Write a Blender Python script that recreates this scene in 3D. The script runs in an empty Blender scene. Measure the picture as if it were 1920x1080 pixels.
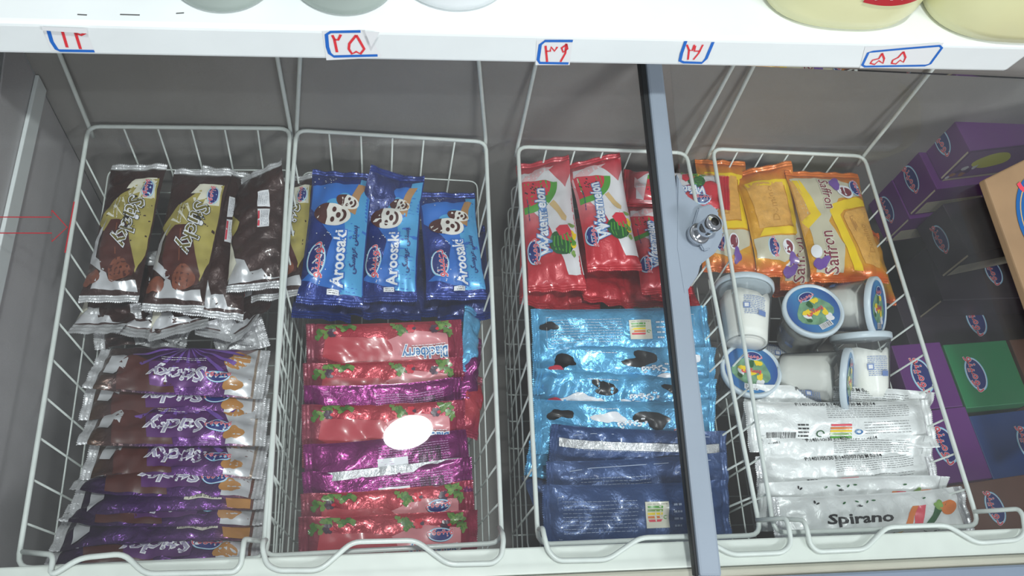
import bpy, bmesh, math, random, unicodedata
import numpy as np
from mathutils import Vector, Matrix
from mathutils.geometry import delaunay_2d_cdt
rnd = random.Random(7)
SC = bpy.context.scene
COL = SC.collection
V = Vector

# ------------------------------------------------------------------ camera
CAM = V((0.35947, -0.16720, 0.94207))
ROT = Matrix(((0.98846551, -0.00665795, -0.15129973), (-0.06162966, 0.89488748, -0.44201604), (0.13833916, 0.44624216, 0.88415509)))
FPX = 1651.0
cd = bpy.data.cameras.new('camera'); co = bpy.data.objects.new('camera', cd); COL.objects.link(co)
co.matrix_world = Matrix.Translation(CAM) @ ROT.to_4x4()
cd.sensor_width = 36.0; cd.lens = FPX / 1920 * 36; cd.clip_start = 0.02; cd.clip_end = 50
SC.camera = co

# ------------------------------------------------------------------ world, lamps, exposure
w = bpy.data.worlds.new('shop_air'); SC.world = w; w.use_nodes = True
bg = w.node_tree.nodes['Background']; bg.inputs[0].default_value = (0.86, 0.93, 1.0, 1); bg.inputs[1].default_value = 0.34
SC.view_settings.view_transform = 'Standard'; SC.view_settings.look = 'None'
SC.view_settings.gamma = 1.0; SC.view_settings.exposure = 0.0; SC.view_settings.use_curve_mapping = False

def area(name, loc, aim, size, power, col=(1, 1, 1), shape='DISK', size_y=None):
    l = bpy.data.lights.new(name, 'AREA'); l.shape = shape; l.size = size
    if size_y: l.size_y = size_y
    l.energy = power; l.color = col
    o = bpy.data.objects.new(name, l); COL.objects.link(o); o.location = loc
    o.rotation_euler = (V(aim) - V(loc)).to_track_quat('-Z', 'Y').to_euler()
    return o
area('ceiling_lamp', (0.455, -0.115, 1.90), (0.39, 0.1, 0.08), 0.15, 20, (0.95, 1.0, 0.98), 'ELLIPSE', 0.095)
area('front_fill_light', (2.1, -1.5, 1.9), (0.45, 0.3, 0.0), 0.9, 36, (0.95, 0.98, 1.0), 'RECTANGLE', 0.25)  # unseen fill; comes from the right, as the hanger wires' shadows fall left
area('front_fill_light', (0.15, -1.95, 2.0), (0.45, 0.3, 0.0), 0.9, 17, (0.95, 0.98, 1.0), 'RECTANGLE', 0.25)  # unseen fill added at the front left to brighten the tubs

# ------------------------------------------------------------------ pixel ray to a real plane (a surveying aid for the layout)
def ray(x, y): return ROT @ V(((x - 960) / FPX, -(y - 540) / FPX, -1.0))
def on_z(x, y, z=0.0):
    v = ray(x, y); return CAM + v * ((z - CAM.z) / v.z)
def on_x(x, y, X):
    v = ray(x, y); return CAM + v * ((X - CAM.x) / v.x)
def on_y(x, y, Y):
    v = ray(x, y); return CAM + v * ((Y - CAM.y) / v.y)
TH = math.radians(12); GN = V((0, -math.sin(TH), math.cos(TH))); GP = V((0, 0, 0.06))
def on_glass(x, y, lift=0.0):
    v = ray(x, y); return CAM + v * (((GP + GN * lift) - CAM).dot(GN) / v.dot(GN))

# ------------------------------------------------------------------ materials
def lin(h):
    if isinstance(h, (tuple, list)): return (*h[:3], 1)
    c = [((h >> s) & 255) / 255 for s in (16, 8, 0)]
    return (*[x / 12.92 if x <= 0.04045 else ((x + 0.055) / 1.055) ** 2.4 for x in c], 1)
MC = {}
def mat(name, col, rough=0.5, metal=0.0, bump=0.0, bscale=60.0, vary=0.0, vscale=12.0, ramp=None, axis='U', coat=0.0, trans=0.0, spec=0.5):
    if name in MC: return MC[name]
    m = bpy.data.materials.new(name); m.use_nodes = True; MC[name] = m
    nt = m.node_tree; N = nt.nodes; L = nt.links; b = N['Principled BSDF']
    b.inputs['Base Color'].default_value = lin(col); b.inputs['Roughness'].default_value = rough
    b.inputs['Metallic'].default_value = metal; b.inputs['Coat Weight'].default_value = coat
    b.inputs['Coat Roughness'].default_value = 0.12; b.inputs['Specular IOR Level'].default_value = spec
    tc = N.new('ShaderNodeTexCoord'); src = None
    if ramp:
        sep = N.new('ShaderNodeSeparateXYZ'); L.new(tc.outputs['UV'], sep.inputs[0])
        rp = N.new('ShaderNodeValToRGB'); e = rp.color_ramp.elements
        while len(e) > 1: e.remove(e[-1])
        e[0].position = ramp[0][0]; e[0].color = lin(ramp[0][1])
        for p, c in ramp[1:]:
            x = e.new(p); x.color = lin(c)
        nz = N.new('ShaderNodeTexNoise'); nz.inputs['Scale'].default_value = 40; L.new(tc.outputs['Object'], nz.inputs['Vector'])
        ma = N.new('ShaderNodeMath'); ma.operation = 'MULTIPLY_ADD'; ma.inputs[1].default_value = 0.14
        L.new(nz.outputs[0], ma.inputs[0])
        if axis == 'UV':
            ad = N.new('ShaderNodeMath'); ad.operation = 'ADD'; L.new(sep.outputs[0], ad.inputs[0]); L.new(sep.outputs[1], ad.inputs[1])
            hf = N.new('ShaderNodeMath'); hf.operation = 'MULTIPLY'; hf.inputs[1].default_value = 0.5; L.new(ad.outputs[0], hf.inputs[0]); L.new(hf.outputs[0], ma.inputs[2])
        else: L.new(sep.outputs[0 if axis == 'U' else 1], ma.inputs[2])
        su = N.new('ShaderNodeMath'); su.operation = 'SUBTRACT'; su.inputs[1].default_value = 0.07; L.new(ma.outputs[0], su.inputs[0])
        L.new(su.outputs[0], rp.inputs[0]); src = rp.outputs[0]; L.new(src, b.inputs['Base Color'])
    if vary > 0:
        n2 = N.new('ShaderNodeTexNoise'); n2.inputs['Scale'].default_value = vscale; n2.inputs['Detail'].default_value = 5
        L.new(tc.outputs['Object'], n2.inputs['Vector'])
        hs = N.new('ShaderNodeHueSaturation'); hs.inputs['Color'].default_value = lin(col)
        if src: L.new(src, hs.inputs['Color'])
        mr = N.new('ShaderNodeMapRange'); mr.inputs[1].default_value = 0.3; mr.inputs[2].default_value = 0.7
        mr.inputs[3].default_value = 1 - vary; mr.inputs[4].default_value = 1 + vary
        L.new(n2.outputs[0], mr.inputs[0]); L.new(mr.outputs[0], hs.inputs['Value']); L.new(hs.outputs[0], b.inputs['Base Color'])
    if bump > 0:
        n3 = N.new('ShaderNodeTexNoise'); n3.inputs['Scale'].default_value = bscale; n3.inputs['Detail'].default_value = 4; n3.inputs['Distortion'].default_value = 1.2
        L.new(tc.outputs['Object'], n3.inputs['Vector'])
        bp = N.new('ShaderNodeBump'); bp.inputs['Strength'].default_value = bump; bp.inputs['Distance'].default_value = 0.004
        L.new(n3.outputs[0], bp.inputs['Height']); L.new(bp.outputs[0], b.inputs['Normal'])
    return m
def film(name, tint, gloss_rough=0.02, dust=0.02, body=0.0, bodycol=0xffffff, ior=1.32):
    m = bpy.data.materials.new(name); m.use_nodes = True; nt = m.node_tree; N = nt.nodes; L = nt.links
    for n in list(N):
        if n.type != 'OUTPUT_MATERIAL': N.remove(n)
    out = [n for n in N if n.type == 'OUTPUT_MATERIAL'][0]
    t = N.new('ShaderNodeBsdfTransparent'); t.inputs[0].default_value = (*tint, 1)
    g = N.new('ShaderNodeBsdfGlossy'); g.inputs['Roughness'].default_value = gloss_rough
    f = N.new('ShaderNodeFresnel'); f.inputs[0].default_value = ior
    mx = N.new('ShaderNodeMixShader'); L.new(f.outputs[0], mx.inputs[0]); L.new(t.outputs[0], mx.inputs[1]); L.new(g.outputs[0], mx.inputs[2])
    d = N.new('ShaderNodeBsdfDiffuse'); d.inputs[0].default_value = lin(bodycol)
    m2 = N.new('ShaderNodeMixShader'); L.new(mx.outputs[0], m2.inputs[1]); L.new(d.outputs[0], m2.inputs[2])
    tc = N.new('ShaderNodeTexCoord'); nz = N.new('ShaderNodeTexNoise'); nz.inputs['Scale'].default_value = 9; nz.inputs['Detail'].default_value = 8
    L.new(tc.outputs['Object'], nz.inputs['Vector'])
    mr = N.new('ShaderNodeMapRange'); mr.inputs[1].default_value = 0.3; mr.inputs[2].default_value = 0.75
    mr.inputs[3].default_value = body + dust * 0.5; mr.inputs[4].default_value = body + dust * 1.5
    L.new(nz.outputs[0], mr.inputs[0]); L.new(mr.outputs[0], m2.inputs[0]); L.new(m2.outputs[0], out.inputs[0])
    return m

M_white = mat('white_enamel', 0xe9eeee, 0.35, vary=0.03)
M_ledge = mat('ledge_plastic', 0xdadfd8, 0.4, vary=0.05, vscale=30)
M_liner = mat('freezer_liner', 0x928e8a, 0.55, 0.0, 0.12, 300, vary=0.10, vscale=7)
M_linerL = mat('freezer_liner_side', 0xbab6b8, 0.45, 0.0, 0.12, 300, vary=0.08)
M_gasket = mat('gasket_rubber', 0xb9b6a6, 0.6, vary=0.1)
M_steel = mat('brushed_steel', 0xb4b8bd, 0.28, 0.85, 0.04, 200)
M_rail = mat('bluegrey_rail', 0x8d9aac, 0.35, 0.3, vary=0.04)
M_bar = mat('bar_grey_plastic', 0x8b96a3, 0.42, 0.05, 0.03, 400, vary=0.05)
M_barb = mat('black_seal', 0x15181b, 0.6)
M_chrome = mat('chrome', 0xd6d8dc, 0.15, 1.0)
M_dark = mat('keyhole_black', 0x0b0b0c, 0.5)
M_wire = mat('coated_wire', 0xd9dfda, 0.38, vary=0.05, vscale=60, coat=0.2)
M_silver = mat('silver_foil', 0xd8d8da, 0.3, 0.4, 0.45, 160, vary=0.08)
M_blue = mat('blue_print', 0x1668c4, 0.5); M_red = mat('red_marker', 0xe0303a, 0.5); M_paper = mat('sticker_paper', 0xe8e9ea, 0.6)
M_glass = film('lid_glass', (0.96, 0.97, 0.97), 0.012, 0.012)
M_floor = mat('floor_tile', 0x8f8c86, 0.5, vary=0.1)

# ------------------------------------------------------------------ mesh helpers
def new_obj(name, verts, faces, mats, parent=None, mi=None, uv=None, smooth=True):
    me = bpy.data.meshes.new(name); me.from_pydata([tuple(v) for v in verts], [], [tuple(f) for f in faces])
    for m in (mats if isinstance(mats, (list, tuple)) else [mats]): me.materials.append(m)
    if mi is not None: me.polygons.foreach_set('material_index', mi)
    if uv is not None:
        l = me.uv_layers.new(name='UVMap'); li = np.empty(len(me.loops), dtype=np.int32); me.loops.foreach_get('vertex_index', li)
        l.data.foreach_set('uv', np.asarray(uv)[li].ravel())
    me.polygons.foreach_set('use_smooth', [smooth] * len(me.polygons)); me.update()
    o = bpy.data.objects.new(name, me); COL.objects.link(o)
    if parent: o.parent = parent
    return o
def bm_obj(name, bm, mats, parent=None, smooth=False):
    me = bpy.data.meshes.new(name); bm.to_mesh(me); bm.free()
    for m in (mats if isinstance(mats, (list, tuple)) else [mats]): me.materials.append(m)
    me.polygons.foreach_set('use_smooth', [smooth] * len(me.polygons))
    o = bpy.data.objects.new(name, me); COL.objects.link(o)
    if parent: o.parent = parent
    return o
def empty(name, loc=(0, 0, 0), rot=None):
    o = bpy.data.objects.new(name, None); COL.objects.link(o); o.empty_display_size = 0.02
    o.matrix_world = Matrix.Translation(V(loc)) @ (rot.to_4x4() if rot else Matrix())
    return o
def tag(o, label=None, cat=None, group=None, kind=None):
    for k, v in (('label', label), ('category', cat), ('group', group), ('kind', kind)):
        if v: o[k] = v
    return o
def hexa(name, c, mats, parent=None, bevel=0.0, seg=2):
    """eight corners: bottom four (ccw), top four"""
    bm = bmesh.new(); v = [bm.verts.new(p) for p in c]
    for f in ((3, 2, 1, 0), (4, 5, 6, 7), (0, 1, 5, 4), (1, 2, 6, 5), (2, 3, 7, 6), (3, 0, 4, 7)): bm.faces.new([v[i] for i in f])
    bmesh.ops.recalc_face_normals(bm, faces=bm.faces)
    if bevel: bmesh.ops.bevel(bm, geom=bm.edges[:] + bm.verts[:], offset=bevel, segments=seg, affect='EDGES', profile=0.5)
    return bm_obj(name, bm, mats, parent)
def box(name, a, b, mats, parent=None, bevel=0.0):
    x0, y0, z0 = a; x1, y1, z1 = b
    return hexa(name, [(x0, y0, z0), (x1, y0, z0), (x1, y1, z0), (x0, y1, z0), (x0, y0, z1), (x1, y0, z1), (x1, y1, z1), (x0, y1, z1)], mats, parent, bevel)
def tube(name, pts, r, m, parent=None, n=8, closed=False, fillet=0.0):
    P = [V(p) for p in pts]
    if fillet:
        Q = []; k = len(P)
        for i, p in enumerate(P):
            if not closed and i in (0, k - 1): Q.append(p); continue
            a, b = P[i - 1], P[(i + 1) % k]; da, db = (a - p), (b - p)
            f = min(fillet, da.length * 0.45, db.length * 0.45); A = p + da.normalized() * f; B = p + db.normalized() * f
            for t in (0, .25, .5, .75, 1): Q.append(A.lerp(p, t).lerp(p.lerp(B, t), t))
        P = Q
    k = len(P); vs = []; fs = []; up = None
    for i, p in enumerate(P):
        if closed: t = (P[(i + 1) % k] - P[i - 1]).normalized()
        else: t = (P[min(i + 1, k - 1)] - P[max(i - 1, 0)]).normalized()
        if up is None: up = V((0, 0, 1)) if abs(t.z) < .9 else V((0, 1, 0))
        s = t.cross(up).normalized(); up = s.cross(t).normalized()
        for j in range(n):
            a = 2 * math.pi * j / n; vs.append(p + (s * math.cos(a) + up * math.sin(a)) * r)
    for i in range(k if closed else k - 1):
        for j in range(n):
            a = i * n + j; b = i * n + (j + 1) % n; c = ((i + 1) % k) * n + (j + 1) % n; d = ((i + 1) % k) * n + j
            fs.append((a, b, c, d))
    if not closed: fs.append(tuple(range(n - 1, -1, -1))); fs.append(tuple((k - 1) * n + j for j in range(n)))
    return new_obj(name, vs, fs, m, parent)
def lathe(name, prof, m, parent=None, n=40, sx=1.0, sy=1.0, mats=None, off=(0, 0, 0)):
    vs = []; fs = []
    for r, z in prof:
        for j in range(n):
            a = 2 * math.pi * j / n; vs.append((r * math.cos(a) * sx + off[0], r * math.sin(a) * sy + off[1], z + off[2]))
    for i in range(len(prof) - 1):
        for j in range(n): fs.append((i * n + j, i * n + (j + 1) % n, (i + 1) * n + (j + 1) % n, (i + 1) * n + j))
    if prof[0][0] < 1e-5 or True: fs.append(tuple(range(n - 1, -1, -1))); fs.append(tuple((len(prof) - 1) * n + j for j in range(n)))
    return new_obj(name, vs, fs, m, parent)

# ------------------------------------------------------------------ Persian letter shaping (presentation forms, visual order)
FORMS = {}
for cp in list(range(0xFB50, 0xFBFF + 1)) + list(range(0xFE80, 0xFEF5)):
    d = unicodedata.decomposition(chr(cp)).split()
    if len(d) == 2 and d[0] in ('<initial>', '<medial>', '<final>', '<isolated>'): FORMS.setdefault(chr(int(d[1], 16)), {})[d[0][1:-1]] = chr(cp)
for k, c in (('isolated', 0xFEF1), ('final', 0xFEF0), ('initial', 0xFEF3), ('medial', 0xFEF4)): FORMS['\u06cc'][k] = chr(c)
def fa(s):
    out = []
    for i, c in enumerate(s):
        f = FORMS.get(c)
        if not f: out.append(c); continue
        pv = FORMS.get(s[i - 1], {}) if i else {}; nx = FORMS.get(s[i + 1], {}) if i + 1 < len(s) else {}
        jp = 'initial' in pv and 'final' in f; jn = 'initial' in f and 'final' in nx
        out.append(f.get('medial' if jp and jn else 'final' if jp else 'initial' if jn else 'isolated', c))
    return ''.join(reversed(out))

# ------------------------------------------------------------------ flat artwork: list of (part, material, verts2d, faces, layer) in metres
TC = {}
def text_mesh(s, size, off, shear, space=1.0):
    k = (s, size, off, shear, space)
    if k in TC: return TC[k]
    c = bpy.data.curves.new('lettering', 'FONT'); c.body = s; c.size = size; c.offset = off; c.shear = shear; c.space_character = space
    c.align_x = 'CENTER'; c.align_y = 'CENTER'; c.resolution_u = 2
    o = bpy.data.objects.new('lettering', c); COL.objects.link(o)
    bpy.context.view_layer.update()
    me = bpy.data.meshes.new_from_object(o.evaluated_get(bpy.context.evaluated_depsgraph_get()))
    bpy.data.objects.remove(o); bm = bmesh.new(); bm.from_mesh(me); bpy.data.meshes.remove(me); bpy.data.curves.remove(c)
    for _ in range(3):
        e = [x for x in bm.edges if x.calc_length() > 0.006]
        if not e: break
        bmesh.ops.subdivide_edges(bm, edges=e, cuts=1)
        bmesh.ops.triangulate(bm, faces=bm.faces[:])
    bm.verts.ensure_lookup_table()
    vs = np.array([(v.co.x, v.co.y) for v in bm.verts]); fs = [[v.index for v in f.verts] for f in bm.faces]; bm.free()
    TC[k] = (vs, fs); return TC[k]
def rot2(v, a):
    c, s = math.cos(a), math.sin(a); v = np.asarray(v, float); return np.stack([v[:, 0] * c - v[:, 1] * s, v[:, 0] * s + v[:, 1] * c], 1)
class Art:
    def __init__(s): s.items = []; s.ly = 0
    def add(s, part, m, vs, fs, same=False):
        if not same: s.ly += 1
        s.items.append((part, m, np.asarray(vs, float), fs, s.ly)); return s
    def poly(s, part, m, pts, g=4.5, same=False):
        p = [(a / 1000, b / 1000) for a, b in pts]; g /= 1000; q = []
        for i in range(len(p)):
            a, b = p[i], p[(i + 1) % len(p)]; n = max(1, int(math.dist(a, b) / g))
            for k in range(n): q.append((a[0] + (b[0] - a[0]) * k / n, a[1] + (b[1] - a[1]) * k / n))
        nb = len(q); xs = [x for x, _ in q]; ys = [y for _, y in q]
        ins = [(x + 0.0003, y + 0.0002) for x in np.arange(min(xs) + g, max(xs) - g * .3, g) for y in np.arange(min(ys) + g, max(ys) - g * .3, g)]
        r = delaunay_2d_cdt([V(a) for a in q + ins], [(i, (i + 1) % nb) for i in range(nb)], [list(range(nb))], 1, 1e-7)
        vs = [tuple(v) for v in r[0]]; fs = [list(f) for f in r[2]]
        used = sorted({i for f in fs for i in f}); mp = {o: n for n, o in enumerate(used)}
        if not used: return s
        return s.add(part, m, [vs[i] for i in used], [[mp[i] for i in f] for f in fs], same)
    def ell(s, part, m, cx, cy, rx, ry, rot=0, n=28, same=False, g=4.5):
        a = rot2([(rx * math.cos(t), ry * math.sin(t)) for t in np.linspace(0, 2 * math.pi, n, endpoint=False)], math.radians(rot))
        return s.poly(part, m, [(cx + x, cy + y) for x, y in a], g, same)
    def blob(s, part, m, cx, cy, r, seed=0, amp=.3, n=22, sx=1, sy=1, same=False):
        q = random.Random(seed); ph = [q.uniform(0, 6.28) for _ in range(4)]
        pts = []
        for t in np.linspace(0, 2 * math.pi, n, endpoint=False):
            k = r * (1 + amp * sum(math.sin((i + 2) * t + ph[i]) / (1 + i * .6) for i in range(4)) * .5); pts.append((cx + k * math.cos(t) * sx, cy + k * math.sin(t) * sy))
        return s.poly(part, m, pts, 4.5, same)
    def text(s, part, m, t, size, cx, cy, rot=0, off=0.0, shear=0.0, sx=1.0, space=1.0, same=False):
        vs, fs = text_mesh(t, size / 1000, off / 1000, shear, space)
        v = rot2(vs * np.array([sx, 1.0]), math.radians(rot)) + np.array([cx, cy]) / 1000
        return s.add(part, m, v, fs, same)
    def rows(s, part, m, x0, x1, y0, y1, n, th=.5, seed=0, vert=False):
        """rows of unreadable small print"""
        q = random.Random(seed); vs = []; fs = []
        for i in range(n):
            y = y0 + (y1 - y0) * (i + .5) / n; x = x0
            while x < x1 - 1:
                l = min(q.uniform(1.2, 4.5), x1 - x); b = len(vs)
                c = [(x, y - th / 2), (x + l, y - th / 2), (x + l, y + th / 2), (x, y + th / 2)]
                if vert: c = [(b_, a_) for a_, b_ in c][::-1]
                vs += c; fs.append([b, b + 1, b + 2, b + 3]); x += l + q.uniform(.5, 1.1)
        return s.add(part, m, np.array(vs) / 1000, fs)
    def bars(s, part, m, x0, x1, y0, y1, seed=0):
        q = random.Random(seed); x = x0; vs = []; fs = []
        while x < x1:
            l = q.choice((.35, .5, .9)); b = len(vs); ym = (y0 + y1) / 2
            vs += [(x, y0), (x + l, y0), (x + l, ym), (x + l, y1), (x, y1), (x, ym)]; fs += [[b, b + 1, b + 2, b + 5], [b + 5, b + 2, b + 3, b + 4]]; x += l + q.choice((.4, .6, 1.0))
        return s.add(part, m, np.array(vs) / 1000, fs)
    def stroke(s, part, m, pts, wd, same=False, closed=False):
        P = [V(p) for p in pts]; k = len(P); vs = []; fs = []
        for i, p in enumerate(P):
            a = P[i - 1] if (i or closed) else p; b = P[(i + 1) % k] if (i < k - 1 or closed) else p
            t = (b - a).normalized(); n = V((-t.y, t.x)) * wd / 2; vs += [tuple(p + n), tuple(p - n)]
        for i in range(k if closed else k - 1):
            j = (i + 1) % k; fs.append([2 * i, 2 * j, 2 * j + 1, 2 * i + 1])
        return s.add(part, m, np.array(vs) / 1000, fs, same)
P = lambda n, h, **k: mat('print_' + n, h, k.pop('rough', 0.32), k.pop('metal', 0.0), coat=0.25, **k)
p_lb = P('sky', 0x93cdec); p_navy = P('navy', 0x1d2a72); p_rd = P('logo_red', 0xe04658); p_wh = P('white', 0xe6e6ea); p_cr = P('cream', 0xdcd8c6)
p_bk = P('black', 0x1c1b1d); p_gn = P('green', 0x4f9a34); p_dg = P('deep_green', 0x1f5a2c); p_yl = P('yellow', 0xf0d020); p_or = P('orange', 0xe07a30)
p_sil = P('silver_white', 0xcfcfd2, metal=.35, rough=.3); p_ch = P('chocolate', 0x4c221c, vary=.15, vscale=60); p_ch2 = P('chocolate_light', 0x7c4430, vary=.3, vscale=120)
p_gold = P('gold', 0xa39650, vary=.2, vscale=40); p_pk = P('pink_white', 0xe4b8bc); p_mel = P('melon_red', 0xd02c40); p_lg = P('leaf', 0x7ba04a, vary=.3, vscale=90)
p_gry = P('grey_print', 0x8a8f9a); p_mar = P('maroon', 0x7c2a3a); p_bis = P('biscuit', 0xdca44e, vary=.12, vscale=150, bump=.3, bscale=600)
p_crm = P('caramel', 0xb07a3c); p_plum = P('plum', 0x5e2f6e, metal=.3); p_vio = P('violet', 0x6d489a)
def emblem(A, x, y, rx, ry, rot=0, rim=p_lb, k=1.0):
    A.ell('brand_emblem', rim, x, y, rx, ry, rot, 32); A.ell('brand_emblem', p_wh, x, y, rx * .93, ry * .90, rot, 32); A.ell('brand_emblem', p_navy, x, y, rx * .89, ry * .84, rot, 32)
    sz = rx * .82
    A.text('brand_emblem', p_wh, fa('دومینو'), sz, x, y, rot, off=sz * .03); A.text('brand_emblem', p_rd, fa('دومینو'), sz, x, y, rot, off=sz * .008)
def eco(A, x, y, w, h):
    A.poly('product_label', p_cr, [(x - w / 2, y - h / 2), (x + w / 2, y - h / 2), (x + w / 2, y + h / 2), (x - w / 2, y + h / 2)])
    for i, c in enumerate((p_rd, p_or, p_yl, p_lg, p_gn)):
        yy = y - h * .22 + i * h * .13
        A.poly('product_label', c, [(x - w * .42, yy - h * .045), (x + w * .22, yy - h * .045), (x + w * .22, yy + h * .045), (x - w * .42, yy + h * .045)], same=i > 0)
    A.stroke('product_label', p_gn, [(x + w * .36 + w * .08 * math.cos(t), y - h * .1 + w * .08 * math.sin(t)) for t in np.linspace(0, 5.2, 9)], w * .04)
    A.rows('product_label', p_bk, x - w * .4, x + w * .42, y + h * .36, y + h * .46, 1, .4)

# ------------------------------------------------------------------ wrapped ice bars: a pillow bag surface
class Bag:
    def __init__(s, L, W, T, seed=0, bend=(0, 0), twist=(0, 0), wr=1.0, skew=0.0, sag=0.0):
        s.L, s.W, s.T, s.bend, s.tw, s.wr, s.skew, s.sag = L, W, T, bend, twist, wr, skew, sag
        q = random.Random(seed); s.w = []
        for _ in range(7):
            a = q.uniform(0, 3.14); k = 2 * math.pi / q.uniform(.016, .05); s.w.append((k * math.cos(a), k * math.sin(a), q.uniform(0, 6.28), q.uniform(.0003, .0009)))
        s.f = []
        for _ in range(9):
            a = q.uniform(0, 3.14); s.f.append((math.cos(a), math.sin(a), q.uniform(-.4, .4) * (L if abs(math.cos(a)) > .5 else W), q.uniform(-.0022, .0016), q.uniform(-.5, .5) * L, q.uniform(.012, .03), q.uniform(.0015, .003)))
        s.ph = [q.uniform(0, 6.28) for _ in range(6)]
    def S(s, u, v, side=1.0, lift=0.0):
        u = np.asarray(u, float); v = np.asarray(v, float)
        un = np.clip(2 * u / s.L, -1, 1); vn = np.clip(2 * v / s.W, -1, 1)
        ed = np.clip(1 - np.abs(vn) ** 2.6, 0, 1) ** .6; en = np.clip(1 - np.abs(un) ** 5, 0, 1) ** .75
        t = s.T / 2 * ed * en
        infl = 1 - 0.07 * (1 - np.abs(un) ** 4)
        vv = vn * s.W / 2 * infl
        inner = ed ** .3
        wr = sum(A * np.sin(kx * u + ky * v + p) for kx, ky, p, A in s.w) * inner * .9
        for cx, cy, o, A, c0, wl, fw in s.f:
            d = np.abs(cx * v + cy * u - o * .5); al = (cx * u - cy * v - c0 * .5) / (wl * 1.6)
            wr = wr + A * np.exp(-d / fw) * np.exp(-al ** 2) * inner
        for e, i in ((-1, 0), (1, 2)):
            de = (1 - e * un) * s.L / 2
            wr = wr + .0022 * np.exp(-de / .022) * (np.sin(v * 420 + s.ph[i]) * .6 + np.sin(v * 230 + s.ph[i + 1])) * (1 - np.exp(-de / .004))
        z = side * t + wr * s.wr + lift
        z = z + s.bend[0] * np.clip(-un, 0, 1) ** 2 + s.bend[1] * np.clip(un, 0, 1) ** 2 - s.sag * (1 - un ** 2)
        vv = vv + s.skew * un ** 2
        a = s.tw[0] * np.clip(-un, 0, 1) ** 2.2 + s.tw[1] * np.clip(un, 0, 1) ** 2.2
        y = vv * np.cos(a) - (z) * np.sin(a); zz = vv * np.sin(a) + z * np.cos(a)
        return np.stack([un * s.L / 2, y, zz], 1)
def frame(P1, P2, a):
    x = (P2 - P1).normalized(); n0 = (V((0, 0, 1)) - x * x.z).normalized()
    ref = V((1, 0, 0)) if abs(x.y) > .7 else V((0, -1, 0))
    h = (ref - x * ref.dot(x)); h = (h - n0 * h.dot(n0)).normalized()
    n = n0 * math.cos(a) + h * math.sin(a); y = n.cross(x)
    return Matrix((x, y, n)).transposed()
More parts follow.
